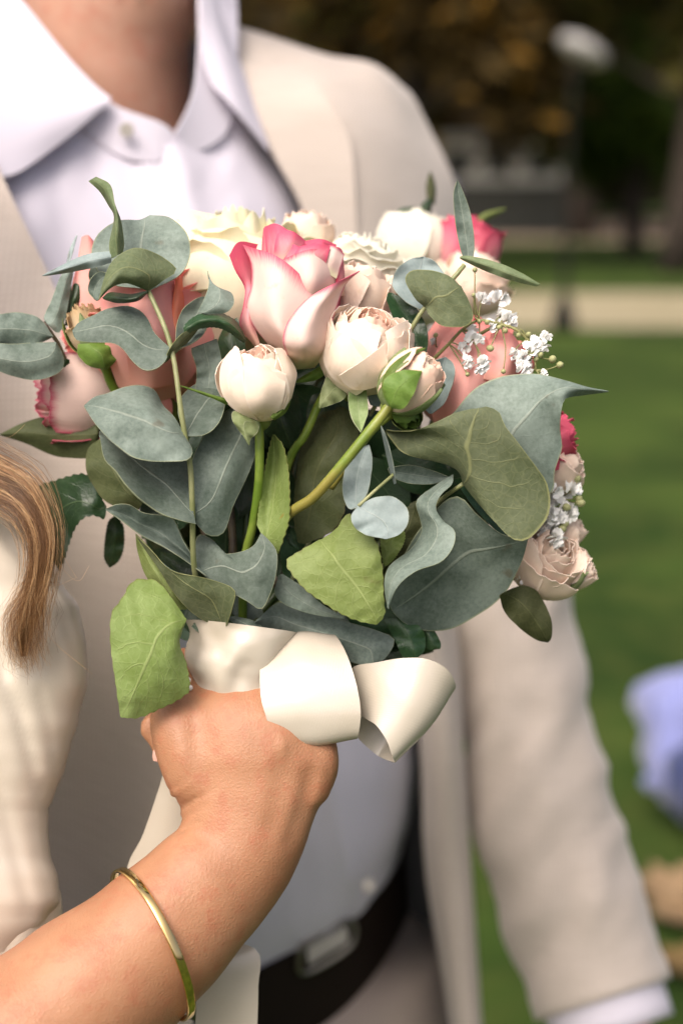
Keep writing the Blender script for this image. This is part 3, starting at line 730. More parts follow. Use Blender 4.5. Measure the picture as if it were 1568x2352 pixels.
def seg(x, y, a, b):
    ax, ay = a; bx, by = b; t = max(0, min(1, ((x - ax) * (bx - ax) + (y - ay) * (by - ay)) / ((bx - ax) ** 2 + (by - ay) ** 2)))
    return math.hypot(x - ax - t * (bx - ax), y - ay - t * (by - ay)), t
crease = [((660, 1930), (712, 1770), 16, .0006), ((700, 1700), (640, 1780), 30, .0010), ((615, 1900), (650, 1750), 20, .0003), ((470, 1690), (520, 1840), 40, .0008), ((396, 1838), (470, 1800), 7, .0009), ((402, 1862), (490, 1812), 7, .0011), ((410, 1885), (470, 1850), 7, .0012), ((418, 1906), (455, 1888), 7, .0012), ((388, 1815), (440, 1790), 7, .0006)]
ridge = [((640, 1960), (690, 1770), 22, .0007), ((692, 1950), (738, 1790), 14, .0008), ((590, 1930), (620, 1740), 24, .0005), ((716, 1760), (734, 1744), 30, .0009), ((640, 1716), (660, 1712), 26, .0010), ((430, 1780), (415, 1660), 30, .0010)]
nn = [tuple(vv.normal) for vv in em.vertices]
for i, vv in enumerate(em.vertices):
    x, y, z = project(vv.co)
    if not (330 < x < 820 and 1600 < y < 2000 and z < 1.5): continue
    d = 0
    for a, b, w_, h in crease:
        q, t = seg(x, y, a, b); d -= h * math.exp(-(q / w_) ** 2) * (1 - 0.7 * t)
    for a, b, w_, h in ridge:
        q, t = seg(x, y, a, b); d += h * math.exp(-(q / w_) ** 2) * math.sin(math.pi * (0.1 + 0.8 * t))
    vv.co += Vector(nn[i]) * d
em.name = 'body'; em.materials.clear(); em.materials.append(SKIN)
em.polygons.foreach_set('material_index', [0] * len(em.polygons)); em.polygons.foreach_set('use_smooth', [True] * len(em.polygons))
c = sum((vv.co for vv in em.vertices), Vector()) / len(em.vertices)
for vv in em.vertices: vv.co -= c
body = put(bpy.data.objects.new('body', em), bride, c)
def nail(x, y, z, ang):
    g = []
    for i in range(6):
        row = []
        for j in range(5):
            u, w_ = (i / 5 - .5) * 34, (j / 4 - .5) * 26 * math.sin(math.pi * (.25 + .6 * i / 5))
            row.append(P(x + u * math.cos(ang) - w_ * math.sin(ang), y + u * math.sin(ang) + w_ * math.cos(ang), z + 0.12 * ((j - 2) / 2) ** 2))
        g.append(row)
    return sheet('fingernail', g, NAIL, body, .0004)
nail(364, 1733, 1.9, 1.9)
# blouse
edge = [(640, -560), (760, -440), (900, -250), (1000, -120), (1060, -60), (1130, 0), (1200, 70), (1330, 140), (1400, 184), (1480, 199), (1560, 203), (1650, 182), (1720, 162), (1760, 150), (1830, 125), (1860, 112), (1900, 110), (1960, 116), (2020, 134), (2070, 140), (2110, 120), (2200, 60), (2350, 20), (2600, 0)]
def xr(y):
    for i in range(len(edge) - 1):
        if edge[i][0] <= y <= edge[i + 1][0]:
            t = (y - edge[i][0]) / (edge[i + 1][0] - edge[i][0]); t = t * t * (3 - 2 * t); return lerp(edge[i][1], edge[i + 1][1], t)
    return edge[-1][1]
FOLDS = [([(100, 1320), (150, 1420), (188, 1550)], .22, 14), ([(-20, 1180), (60, 1290), (90, 1370)], .3, 16), ([(-20, 1490), (45, 1640), (82, 1780), (112, 1858)], .40, 18), ([(92, 1590), (112, 1660), (130, 1775)], .16, 13), ([(-10, 1780), (35, 1950), (70, 2090)], .22, 20), ([(-60, 1300), (-10, 1420), (15, 1540)], .2, 20)]
v, f, rr = [], [], []
for i in range(130):
    y = 640 + 1960 * i / 129; ring = []
    hw = lerp(130, 640, sm(600, 1220, y)); cx = xr(y) - hw
    for k in range(240):
        a = 2 * math.pi * k / 240; ca, sa = math.cos(a), math.sin(a)
        px_ = cx + hw * ca
        # soft gathers hanging from the shoulder, running down and a little to the right
        s = (px_ - 0.22 * (y - 1300)) / 46.0
        fd = 0.28 * noise.noise(Vector((s * 0.25, y / 700, 2.3)))
        if sa > -0.2:
            for pl, dep, sg in FOLDS:
                dmin = min(seg(px_, y, pl[q], pl[q + 1])[0] for q in range(len(pl) - 1))
                if dmin < 110: fd += dep * (0.55 * math.exp(-(dmin / (sg * 3)) ** 2) - math.exp(-(dmin / sg) ** 2))
        ring.append(P(px_ + 6 * fd * max(0, ca), y, 3.4 - sa * 4.8 * abs(sa) ** -0.25 if abs(sa) > 1e-3 else 3.4) + CF * (-0.0095 * fd * max(0, sa)))
    rr.append(ring)
loft_into(v, f, rr)
blouse = mesh_obj('blouse', v, f, BLOUSE, bride)
# inner cuff layer under the drape
v, f, rr = [], [], []
for i in range(24):
    t = i / 23; y = 1930 + 330 * t; rr.append([P(-60 + (150 + 50 * math.sin(math.pi * min(1, t * 1.25))) * math.cos(a) * (1 + .05 * math.sin(5 * a)), y + 25 * math.cos(a), 3.6 - (3.2) * math.sin(a) * (1 + .08 * math.sin(7 * a + 4 * t))) for a in [2 * math.pi * k / 40 for k in range(40)]])
loft_into(v, f, rr); mesh_obj('sleeve_hem', v, f, BLOUSE, bride)
v, f = [], []
rr = []
for z_, q in ((bb.z + 1.0, .14), (.75, .18), (.4, .21), (0.03, .25)):
    rr.append([Vector((bb.x, bb.y + .05, z_)) + Vector((math.cos(t), math.sin(t) * .8, 0)) * q * (1 + .04 * math.sin(9 * t)) for t in [2 * math.pi * k / 48 for k in range(48)]])
loft_into(v, f, rr); mesh_obj('skirt', v, f, BLOUSE, bride)
# hair lock: single strands
v, f = [], []; rn = random.Random(11)
main = [(-470, 150, 4), (-450, 600, 3), (-260, 990, 1.5), (-60, 1085, -.6), (45, 1135, -1.4), (92, 1215, -1.6), (96, 1285, -1.6), (84, 1345, -1.5), (66, 1410, -1.4), (50, 1470, -1.2), (54, 1508, -1.0)]
wid = [90, 90, 75, 48, 40, 30, 26, 25, 25, 19, 8]
tips = [[(40, 1415, -1.3), (27, 1465, -1.2), (33, 1504, -1.1), (66, 1524, -1.0)], [(74, 1395, -1.4), (64, 1455, -1.2), (67, 1512, -1.1)], [(88, 1400, -1.4), (84, 1450, -1.2), (92, 1500, -1.1)], None]
TONES = []
def strand(r0, spread, tip, wild):
    o = (max(-1.9, min(1.9, rn.gauss(0, .5 if rn.random() < .85 else .85))) * spread, rn.uniform(-1, 1)); ph = rn.uniform(0, 50); out = []
    tn = noise.noise(Vector((o[0] * 3.2, o[1] * 1.6, 4.4))) + rn.gauss(0, .14); TONES.append(0 if tn < -.1 else (1 if tn < .14 else 2))
    for i, (x, y, z) in enumerate(main[:8] if tip else main):
        k = min(i + 1, len(main) - 1); j = max(i - 1, 0)
        tx, ty = main[k][0] - main[j][0], main[k][1] - main[j][1]; L = math.hypot(tx, ty)
        w_ = wid[i] * (o[0] + wild * noise.noise(Vector((ph, i * .45, 0)))) ; zz = o[1] * wid[i] / 70.0 + wild * .5 * noise.noise(Vector((ph, i * .45, 7)))
        out.append(P(x - ty / L * w_, y + tx / L * w_, z + zz))
    if tip:
        end = rn.randint(1, len(tip))
        for i, (x, y, z) in enumerate(tip[:end]):
            q = 9 + 22 * wild
            out.append(P(x - o[0] * (25 - 4 * i) + rn.gauss(0, q * .55), y + rn.gauss(0, q * 1.1), z + o[1] * .4))
    tube_into(v, f, out, [r0, r0, r0, r0, r0 * .35], 3, 34, cap=False)
for i in range(1250): strand(rn.uniform(.00007, .00013), 1.0, rn.choice(tips[:3] + tips[1:2] + [None]), .42)
for i in range(110): strand(.00006, 1.2, rn.choice(tips), 1.1)
for a in [((100, 1210, -1.6), (135, 1260, -1.4), (175, 1325, -1.2)), ((110, 1240, -1.6), (140, 1300, -1.4), (180, 1335, -1.2), (205, 1300, -1)), ((95, 1300, -1.6), (120, 1345, -1.4), (178, 1326, -1)), ((85, 1420, -1.4), (130, 1480, -1.2), (213, 1548, -1)), ((70, 1130, -1.4), (118, 1180, -1.4), (130, 1240, -1.4), (122, 1330, -1.3)), ((0, 1010, -3), (30, 1000, -3), (58, 975, -2.6)), ((80, 1400, -1.4), (85, 1470, -1.2), (110, 1530, -1)), ((90, 1380, -1.4), (112, 1440, -1.2), (95, 1500, -1))]:
    tube_into(v, f, pts(*a), .00006, 3, 18, cap=False)
hm = []
hr_ = random.Random(2); tone = 0
for i in range(len(f)):
    if i % 99 == 0: tone = TONES[i // 99] if i // 99 < len(TONES) else 2
    hm.append(tone)
tag(mesh_obj('hair', v, f, HAIRS, bride, midx=hm), kind='stuff')

# bracelet
C = P(348, 2168, -1.05); e1 = (P(417, 2337, -1.0) - C); e1 *= 0.0343 / e1.length
ax = (P(470, 2050, -.5) - P(250, 2250, -1.4)).normalized()
e2 = CF * -0.0315 + (P(350 + 76, 2172 - 36, -1) - C); ax2 = e1.cross(e2).normalized()
v, f, rr = [], [], []
for i in range(97):
    a = 2 * math.pi * i / 96
    o = e1 * math.cos(a) + e2 * math.sin(a); c0 = C + o; o = o.normalized()
    rr.append([c0 + ax2 * (.0018 * p) + o * (.0007 * q) for (p, q) in ((-1, -.8), (-.94, .9), (-.6, 1.12), (.6, 1.12), (.94, .9), (1, -.8))])
loft_into(v, f, rr, cap=False)
tag(mesh_obj('bracelet', v, f, GOLD), 'thin polished gold bangle round the bare forearm', 'bracelet')

# ------------------------------------------------------------------ bouquet
BQ = tag(empty('bouquet', P(460, 2330, 4)), 'bouquet of pink, coral and cream roses with eucalyptus and an ivory satin bow', 'bouquet')
LS = [0]
def leaf(par, kind, L, R, M=None, z=(0, 0), b=-0.5, n=26, m=15, serr=0.0, amp=0.17, name='leaf', crease=0.35):
    """leaf blade between its two edges L and R (base to tip); b bows the midrib towards (-) or away from (+) the camera, cm"""
    LS[0] += 1
    if serr: n = max(n, 46)
    a, c = spline(px(L, z), n), spline(px(R, z), n)
    mm = spline(px(M, z), n) if M else [(a[i] + c[i]) / 2 + Vector((0, 0, 30 * b * math.sin(math.pi * min(1, 0.12 + 0.88 * i / (n - 1))) ** 0.7)) for i in range(n)]
    g = []
    for i in range(n):
        l, r_, k = a[i], c[i], mm[i]
        if serr and 0.06 < i / (n - 1) < 0.97:
            s = serr * ((i % 3) / 2.0 - 0.3)
            l = l + (l - k).normalized() * s if (l - k).length > 1 else l
            r_ = r_ + (r_ - k).normalized() * s if (r_ - k).length > 1 else r_
        ed = math.sin(math.pi * i / (n - 1)); sd_ = LS[0] * 5.3
        l = l + (l - k) * (0.035 * ed * noise.noise(Vector((i * 7.0 / n, sd_, 1)))) + Vector((0, 0, 9 * ed * noise.noise(Vector((i * 5.0 / n, sd_, 4)))))
        r_ = r_ + (r_ - k) * (0.035 * ed * noise.noise(Vector((i * 7.0 / n, sd_, 2)))) + Vector((0, 0, 9 * ed * noise.noise(Vector((i * 5.0 / n, sd_, 6)))))
        crv = spline([l, k, r_], m)
        row = []
        for j in range(m):
            t = j / (m - 1) * 2
            lin = l.lerp(k, t) if t <= 1 else k.lerp(r_, t - 1)
            q = crv[j].lerp(lin, crease)
            q = q + Vector((0, 0, 30 * amp * (noise.noise(Vector((q.x / 70, q.y / 70, LS[0] * 3.1))) + 0.5 * noise.noise(Vector((q.x / 26, q.y / 26, LS[0] * 1.7))))))
            row.append(W3(q))
        g.append(row)
    return sheet(name, g, LEAF[kind], par, .00035)
def stem(par, pp, w, mat, name='stem', sides=8, taper=1.0):
    """w = diameter in picture units at the plane of focus"""
    r0 = w / 2 / F * D0
    return tube(name, pts(*pp), [r0, r0 * taper], mat, par, sides, max(10, 5 * len(pp)))

# --- eucalyptus twig at the left
tw = stem(BQ, [(341, 668, -1.2), (380, 755, -1.6), (400, 830, -1.8), (414, 930, -2.0), (424, 995, -1.8), (437, 1070, -1.6), (442, 1165, -1.2), (446, 1300, -.2), (470, 1400, 1.4), (520, 1500, 1.6)], 11, STEM_E, 'eucalyptus_sprig', taper=1.4)
leaf(tw, 'et', [(336, 664), (250, 650), (209, 592), (226, 540), (268, 508), (322, 506)], [(345, 667), (412, 632), (437, 582), (428, 535), (392, 500), (345, 494)], M=[(340, 664), (330, 620), (322, 570), (330, 530), (334, 500)], z=(-.6, .8), b=.4)
leaf(tw, 'eu', [(256, 594, -.9), (252, 560, -.9), (263, 500, -.5), (250, 472, -.3), (230, 440, 0), (204, 416, .3)], [(282, 580, -.9), (285, 560, -.8), (279, 512, -1.1), (265, 470, -1.3), (254, 425, -.6), (222, 406, 0)], amp=.06)
leaf(tw, 'eu', [(341, 668, -1.3), (290, 650, -2.0), (254, 662, -2.2), (226, 690, -2.2)], [(343, 667, -1.3), (374, 645, -1.4), (405, 618, -1.0), (352, 580, -1.4), (308, 570, -1.7), (262, 596, -2.0), (240, 640, -2.2), (228, 688, -2.3)], M=[(341, 667, -1.3), (320, 635, -2.3), (282, 625, -2.5), (252, 650, -2.5), (227, 689, -2.25)], amp=.06)
leaf(tw, 'rt', [(341, 668, -1.2), (300, 676, -1.0), (255, 672, -.8), (236, 684, -.7)], [(341, 670, -1.2), (318, 690, -1.4), (275, 696, -1.3), (240, 688, -.8)], name='leaf')
leaf(tw, 'eb', [(257, 603, -.8), (211, 616), (150, 627), (98, 634)], [(255, 577, -.8), (200, 584), (150, 606), (98, 633)], z=(-.8, -.2), b=-.25)
leaf(tw, 'et', [(250, 628, -.5), (228, 624), (208, 642), (203, 668), (216, 686)], [(252, 640, -.5), (242, 655), (234, 672), (226, 690), (218, 688)], z=(-.5, -.9), b=.2)
leaf(tw, 'et', [(250, 620, .2), (215, 612, .2), (204, 630, .2), (212, 655, .2)], [(252, 660, .2), (240, 670, .2), (225, 672, .2), (213, 657, .2)], b=.1)
leaf(tw, 'et', [(392, 800, -1.8), (356, 766, -1.2), (341, 735, -.6), (322, 714, -.4), (288, 704, -.5), (246, 710, -.7), (216, 724, -.8), (183, 740, -.9), (167, 760, -.8)],
     [(390, 806, -1.8), (378, 832, -2.3), (357, 848, -2.6), (330, 850, -2.7), (303, 828, -2.4), (284, 802, -2.0), (262, 789, -1.7), (218, 787, -1.3), (178, 782, -1.1), (168, 764, -.9)],
     M=[(390, 803, -1.8), (362, 800, -1.9), (325, 787, -1.9), (280, 762, -1.6), (235, 752, -1.4), (195, 757, -1.2), (168, 762, -.9)], n=30, m=15)
# right partner of the wavy leaf
leaf(tw, 'et', [(404, 800, -1.6), (404, 775, -1.2), (408, 736), (425, 705), (455, 684), (478, 680)], [(406, 802, -1.6), (440, 790, -1.0), (470, 765), (478, 735), (480, 715), (482, 690)], z=(-1, -.3), b=.3)
leaf(tw, 'et', [(455, 716, -.9), (468, 690, -1.0), (480, 655, -.8), (477, 622, -.3)], [(480, 722, -1.2), (520, 717, -1.2), (537, 698, -1.1), (530, 672, -.8), (497, 662, -.5), (479, 640, -.3)], b=-.3, amp=.06)
leaf(tw, 'eu', [(376, 833, -1.8), (392, 797, -1.9), (420, 765, -1.6), (458, 749, -1.0)], [(378, 834, -1.8), (402, 813, -1.4), (434, 783, -1.1), (460, 750, -.8)], b=-.15)
# pairs down the twig
leaf(tw, 'et', [(420, 992, -1.9), (400, 958, -1.4), (374, 930, -1.0), (356, 896, -.7), (324, 885, -.7), (289, 889, -.9), (246, 904, -1.2), (218, 912, -1.6), (194, 932, -2.0)],
     [(422, 1000, -1.9), (440, 1028, -2.2), (440, 1046, -2.4), (424, 1058, -2.6), (360, 1061, -3.0), (310, 1053, -3.2), (278, 1033, -3.2), (246, 1004, -3.0), (218, 972, -2.7), (194, 934, -2.1)],
     M=[(420, 996, -1.9), (390, 985, -2.5), (345, 970, -2.7), (300, 955, -2.7), (255, 938, -2.5), (220, 930, -2.2), (194, 933, -2.05)], n=32, m=17)
leaf(tw, 'et', [(422, 1000, -1.6), (409, 945, -.6), (416, 914, -.3), (440, 888, 0), (470, 878, .2), (512, 905, .2)], [(428, 1003, -1.7), (470, 999, -1.7), (500, 976, -1.4), (514, 945, -1.0), (516, 925, -.5), (513, 908, 0)], M=[(424, 1001, -1.7), (445, 970, -1.3), (465, 940, -1.0), (485, 915, -.5), (512, 906, .1)])
leaf(tw, 'et', [(448, 900, -.2), (452, 850, -.2), (442, 815, -.4), (440, 800, -.4)], [(505, 905, .2), (512, 870, .2), (508, 820, .1), (498, 778, -.1)], b=.2, z=(0, 0))
leaf(tw, 'et', [(443, 1164, -1.2), (440, 1110, -.4), (428, 1055, .2), (360, 1010, .3), (300, 990, .2), (240, 985, -.4), (228, 994, -.8)],
     [(450, 1204, -1.4), (415, 1196, -1.9), (360, 1175, -2.2), (300, 1126, -2.3), (266, 1082, -2.1), (240, 1054, -1.6), (229, 1000, -.9)],
     M=[(445, 1180, -1.3), (400, 1130, -.9), (345, 1085, -.7), (295, 1050, -.8), (260, 1020, -.9), (229, 997, -.9)], n=28, m=15)
leaf(tw, 'et', [(444, 1163, -.9), (434, 1090, -.6), (452, 1030, -.3), (498, 962, 0), (540, 930, .2)], [(452, 1204, -.7), (474, 1227, -.6), (500, 1231, -.4), (518, 1216, -.2), (534, 1165, 0), (558, 1115, .2), (584, 1050, .4), (586, 1000, .5), (560, 945, .4)],
     M=[(445, 1168, -.9), (470, 1145, -.9), (505, 1100, -.7), (540, 1045, -.3), (570, 1000, .1), (552, 940, .3)], n=26, m=15)
leaf(tw, 'et', [(450, 1290, .2), (420, 1240, 0), (395, 1190, -.1), (331, 1178, -.2), (300, 1160, -.3), (270, 1158, -.4), (243, 1169, -.4)],
     [(474, 1323, -.1), (432, 1292, -.3), (380, 1258, -.4), (324, 1229, -.5), (285, 1200, -.5), (256, 1180, -.45), (243, 1171, -.4)], M=[(460, 1300, .5), (410, 1255, .7), (355, 1220, .6), (300, 1190, .2), (243, 1170, -.4)], n=24)
leaf(tw, 'et', [(452, 1300, .1), (448, 1262, .3), (458, 1228, .6), (490, 1242, .2), (512, 1270, -.3), (550, 1268, -.5), (582, 1254, -.6), (600, 1224, -.3)],
     [(474, 1326, .1), (504, 1350, -.3), (536, 1365, -.8), (570, 1382, -1.1), (602, 1398, -1.2), (624, 1357, -1.3), (635, 1312, -1.2), (636, 1270, -.9), (622, 1246, -.6), (601, 1225, -.35)],
     M=[(460, 1312, .1), (490, 1305, -.1), (530, 1312, -.8), (570, 1318, -1.2), (602, 1300, -1.2), (610, 1262, -.8), (601, 1226, -.35)], n=28, m=15)
leaf(tw, 'eu', [(505, 1440, .2), (460, 1420, 0), (410, 1375, -.3), (360, 1300, -.3), (312, 1230, 0)], [(520, 1438, -.4), (534, 1396, -.9), (537, 1353, -1.0), (476, 1329, -1.0), (395, 1311, -.9), (350, 1266, -.6), (314, 1230, -.1)], M=[(512, 1440, 0), (490, 1385, -.6), (430, 1345, -.8), (365, 1285, -.6), (313, 1230, 0)], n=26)
leaf(tw, 'ru', [(400, 1400, .6), (340, 1330, .6), (318, 1270, .8), (312, 1226, 1)], [(430, 1400, .6), (400, 1330, .2), (350, 1265, .4), (314, 1228, 1)], serr=0, name='leaf')

# --- left side twig with paler leaves a little farther back
tl = stem(BQ, [(100, 740, 2.2), (135, 790, 2.6), (160, 850, 3), (205, 940, 4), (330, 1150, 5), (520, 1450, 3)], 10, STEM_B, 'eucalyptus_sprig')
leaf(tl, 'et', [(122, 772), (90, 731), (46, 718), (0, 722), (-60, 740)], [(122, 774), (84, 790), (30, 793), (-20, 788), (-60, 745)], z=(2.0, 1.4), b=-.3)
leaf(tl, 'et', [(128, 786), (80, 788), (30, 790), (-20, 790), (-70, 800)], [(130, 788), (146, 820), (140, 852), (90, 872), (40, 866), (-10, 848), (-70, 802)], z=(2.0, 1.0), b=-.4)
leaf(tl, 'et', [(108, 742), (102, 728), (118, 692), (141, 632), (160, 610), (170, 602)], [(112, 746), (135, 765), (150, 732), (158, 690), (166, 640), (172, 604)], z=(2.2, 2.6), b=-.2)
leaf(tl, 'eb', [(152, 610), (160, 575), (176, 540)], [(158, 612), (168, 580), (178, 541)], z=(3, 3.4), b=0, n=10, m=5)
leaf(tl, 'rt', [(150, 748, 3), (156, 700, 3), (165, 660, 3), (172, 650, 3)], [(160, 748, 3), (182, 690, 2.8), (187, 655, 2.8), (175, 648, 3)], b=-.2)
leaf(tl, 'rt', [(140, 820, 2.8), (136, 850, 2.8), (138, 868, 2.8)], [(160, 826, 2.8), (158, 850, 2.8), (140, 870, 2.8)], b=-.1, n=10)

# --- leaves on the far left, farther back
leaf(BQ, 'rd', [(228, 1000, 4.2), (215, 1046, 4.2), (170, 1053, 4.4), (120, 1045, 4.6), (60, 1018, 4.8), (0, 999, 5)], [(226, 990, 4.2), (222, 954, 4.2), (150, 949, 4.6), (60, 969, 4.8), (2, 997, 5)], b=-.5, name='eucalyptus_leaf')
leaf(BQ, 'rd', [(320, 1170, 2.6), (260, 1161, 2.6), (224, 1130, 2.8), (199, 1080, 3), (204, 1030, 3.2), (236, 1005, 3.2)], [(330, 1150, 2.6), (330, 1100, 2.4), (310, 1050, 2.6), (270, 1010, 3), (240, 1003, 3.2)], b=-.4, name='eucalyptus_leaf')
leaf(BQ, 'rt', [(245, 1164, 3.2), (218, 1112, 3.0), (205, 1094, 3.0), (183, 1090, 3.2), (137, 1100, 3.6), (84, 1120, 4), (60, 1170, 4.4)], [(245, 1170, 3.2), (240, 1191, 3.2), (216, 1184, 3), (188, 1192, 3), (168, 1223, 3.2), (155, 1262, 3.4), (142, 1300, 3.8), (120, 1340, 4.2)], M=[(245, 1167, 3.2), (200, 1170, 3.0), (150, 1172, 3.4), (110, 1210, 3.9), (90, 1260, 4.3)], serr=4, name='rose_leaf', m=15)
leaf(BQ, 'rt', [(264, 1184, 4.4), (249, 1200), (242, 1240), (240, 1280), (251, 1303)], [(268, 1185, 4.4), (284, 1210), (285, 1256), (273, 1288), (254, 1303)], z=(4.4, 5.2), b=-.2, serr=2, name='rose_leaf')

# --- rose leaves in the middle
leaf(BQ, 'ru', [(590, 1205, -.1), (596, 1160, -.2), (604, 1100, -.1), (618, 1035, .1), (627, 997, .3)], [(640, 1272, -.3), (650, 1240, -.9), (664, 1190, -1.2), (664, 1105, -1.1), (652, 1030, -.6), (630, 998, .1)], M=[(612, 1250, -.2), (618, 1190, 0), (626, 1120, .3), (632, 1050, .5), (629, 1000, .3)], serr=3, name='rose_leaf')
leaf(BQ, 'rd', [(684, 1245, 1.8), (676, 1192, 1.8), (680, 1100, 2.0), (700, 1010, 2.2), (740, 945, 2.2)], [(700, 1250, 1.6), (766, 1217, 1.4), (795, 1152, 1.2), (822, 998, 1.4), (800, 942, 1.8), (770, 935, 2)], M=[(686, 1246, 1.7), (700, 1100, 1.2), (750, 1035, 1.2), (790, 985, 1.4), (775, 940, 2)], serr=3, name='rose_leaf')
leaf(BQ, 'ru', [(733, 1240, -.5), (690, 1265, -.7), (657, 1290, -.8), (680, 1330, -1.1), (720, 1368, -1.3), (786, 1411, -1.5), (830, 1428, -1.5), (862, 1434, -1.4)],
     [(737, 1240, -.5), (772, 1215, -.9), (802, 1181, -1.0), (856, 1232, -1.3), (876, 1295, -1.4), (880, 1368, -1.4), (882, 1412, -1.3), (866, 1434, -1.4)],
     M=[(735, 1240, -.5), (765, 1275, -1.2), (800, 1320, -1.5), (840, 1360, -1.6), (866, 1400, -1.5), (864, 1434, -1.4)], serr=3.5, name='rose_leaf', m=17)
leaf(BQ, 'rd', [(880, 1290, .2), (872, 1240), (900, 1210), (940, 1160), (957, 1150)], [(900, 1300, .2), (945, 1262), (968, 1222), (965, 1180), (960, 1152)], z=(.2, .4), b=-.2, serr=3, name='rose_leaf')
leaf(BQ, 'ru', [(880, 1300, -.3), (874, 1250), (880, 1225), (920, 1205)], [(890, 1298, -.3), (915, 1270), (930, 1235), (922, 1208)], z=(-.3, -.2), b=-.1, serr=2, name='rose_leaf', n=14)
leaf(BQ, 'ru', [(427, 1421, -1.2), (372, 1345, -1.0), (340, 1331, -1.1), (301, 1335, -1.4), (280, 1376, -1.8), (258, 1412, -2.1), (254, 1455, -2.3), (258, 1512, -2.3), (268, 1582, -2.1), (277, 1646, -1.6)],
     [(428, 1424, -1.2), (412, 1475, -1.4), (428, 1524, -1.4), (436, 1580, -1.2), (422, 1600, -1.3), (367, 1628, -1.5), (318, 1648, -1.6), (279, 1648, -1.6)],
     M=[(428, 1422, -1.2), (392, 1470, -2.0), (352, 1530, -2.3), (315, 1590, -2.2), (278, 1647, -1.6)], serr=3, name='rose_leaf', m=17)
leaf(BQ, 'rt', [(660, 1225, .8), (672, 1240, .7), (684, 1258, .6)], [(656, 1232, .8), (664, 1250, .6), (680, 1262, .6)], b=-.1, n=10, m=5, name='rose_leaf')
# curled dark rose leaf beside the pink rose
leaf(BQ, 'rt', [(560, 788, -.2), (552, 782), (528, 764), (500, 752), (462, 754), (424, 768)], [(566, 780, -.2), (545, 742), (520, 724), (490, 717), (452, 725), (421, 748)], z=(-.2, -1.4), b=-.7, serr=2, name='rose_leaf')
leaf(BQ, 'rt', [(520, 900, 2), (505, 850, 2.2), (500, 790, 2.4), (520, 740, 2.6)], [(560, 880, 2), (566, 820, 2), (560, 770, 2.2), (545, 730, 2.6)], b=-.3, name='rose_leaf')

# --- small round-leaved twig
tr_ = stem(BQ, [(903, 1090, -1.2), (862, 1126, -1.6), (823, 1162, -1.9)], 8, STEM_E, 'eucalyptus_sprig')
leaf(tr_, 'eb', [(822, 1162), (806, 1186), (815, 1212), (842, 1229), (884, 1238)], [(824, 1160), (864, 1142), (905, 1142), (935, 1170), (937, 1200), (918, 1227), (888, 1238)], M=[(823, 1161), (845, 1180), (870, 1196), (890, 1215), (887, 1238)], z=(-1.9, -2.3))
leaf(tr_, 'eb', [(820, 1165), (800, 1168), (786, 1128), (793, 1075), (820, 1032), (846, 1022)], [(823, 1163), (845, 1128), (855, 1062), (850, 1030), (848, 1022)], z=(-1.8, -.8), b=.3)
leaf(tr_, 'eb', [(905, 1112, -1.0), (893, 1070, -1.1), (880, 1010, -1.2), (874, 978, -1.2)], [(909, 1110, -1.1), (902, 1062, -1.6), (888, 1008, -1.6), (875, 977, -1.2)], b=0, n=14, m=5)
leaf(tr_, 'et', [(890, 1078), (903, 1097), (942, 1111), (998, 1111), (1030, 1096)], [(892, 1074), (942, 1068), (990, 1080), (1030, 1095)], z=(-.4, .2), b=.2)

# --- right cluster of big leaves
tR = stem(BQ, [(1062, 1112, -1.0), (1010, 1150, 0), (950, 1220, 1), (800, 1380, 1.8), (620, 1500, 1.6)], 10, STEM_E, 'eucalyptus_sprig')
leaf(tR, 'eu', [(1062, 1112, -1.2), (1050, 1076, -1.4), (1000, 1060, -1.6), (930, 1042, -1.6), (900, 1015, -1.2), (884, 987, -.8), (905, 990, -1.6), (960, 986, -2.4), (1040, 951, -2.6), (1080, 940, -2.6)],
     [(1064, 1113, -1.2), (1090, 1146, -1.8), (1130, 1192, -2.4), (1175, 1237, -2.6), (1215, 1236, -2.6), (1250, 1200, -2.5), (1262, 1155, -2.3), (1255, 1112, -2.2), (1235, 1080, -2.3), (1198, 1028, -2.5), (1160, 980, -2.6), (1144, 945, -2.5), (1115, 934, -2.5)],
     M=[(1063, 1112, -1.2), (1058, 1080, -1.9), (1050, 1040, -2.4), (1046, 990, -2.8), (1080, 955, -2.8), (1097, 938, -2.6)], n=34, m=19, amp=.08)
leaf(tR, 'et', [(990, 990, .2), (1040, 950, -.2), (1080, 905, -.4), (1110, 882, -.4), (1150, 865, -.4), (1200, 858, -.4), (1240, 860, -.6), (1310, 878, -1.0), (1350, 890, -1.0), (1396, 898, -.8)],
     [(1180, 1180, .4), (1262, 1135, .2), (1272, 1085, -.2), (1291, 1030, -.6), (1285, 980, -1.2), (1291, 928, -1.6), (1300, 914, -1.4), (1335, 908, -.8), (1396, 900, -.8)],
     M=[(1080, 1080, .4), (1150, 1040, -.4), (1180, 990, -1.0), (1210, 950, -1.3), (1240, 915, -1.4), (1290, 895, -1.6), (1340, 893, -1.3), (1396, 899, -.8)], n=34, m=19, amp=.08)
leaf(tR, 'et', [(890, 1396, -2.0), (884, 1360, -1.8), (884, 1328, -1.6), (897, 1297, -1.3), (942, 1262, -1.0), (968, 1222, -.9), (964, 1190, -.8), (957, 1150, -.8), (1000, 1115, -.8), (1040, 1090, -.8)],
     [(892, 1399, -2.0), (904, 1362, -2.4), (927, 1332, -2.6), (962, 1309, -2.6), (1012, 1291, -2.6), (1040, 1256, -2.4), (1044, 1220, -2.1), (1018, 1198, -1.7), (1000, 1168, -1.4), (1012, 1137, -1.3), (1038, 1112, -1.1), (1040, 1092, -.9)], n=36, m=13, b=-.3, amp=.08)
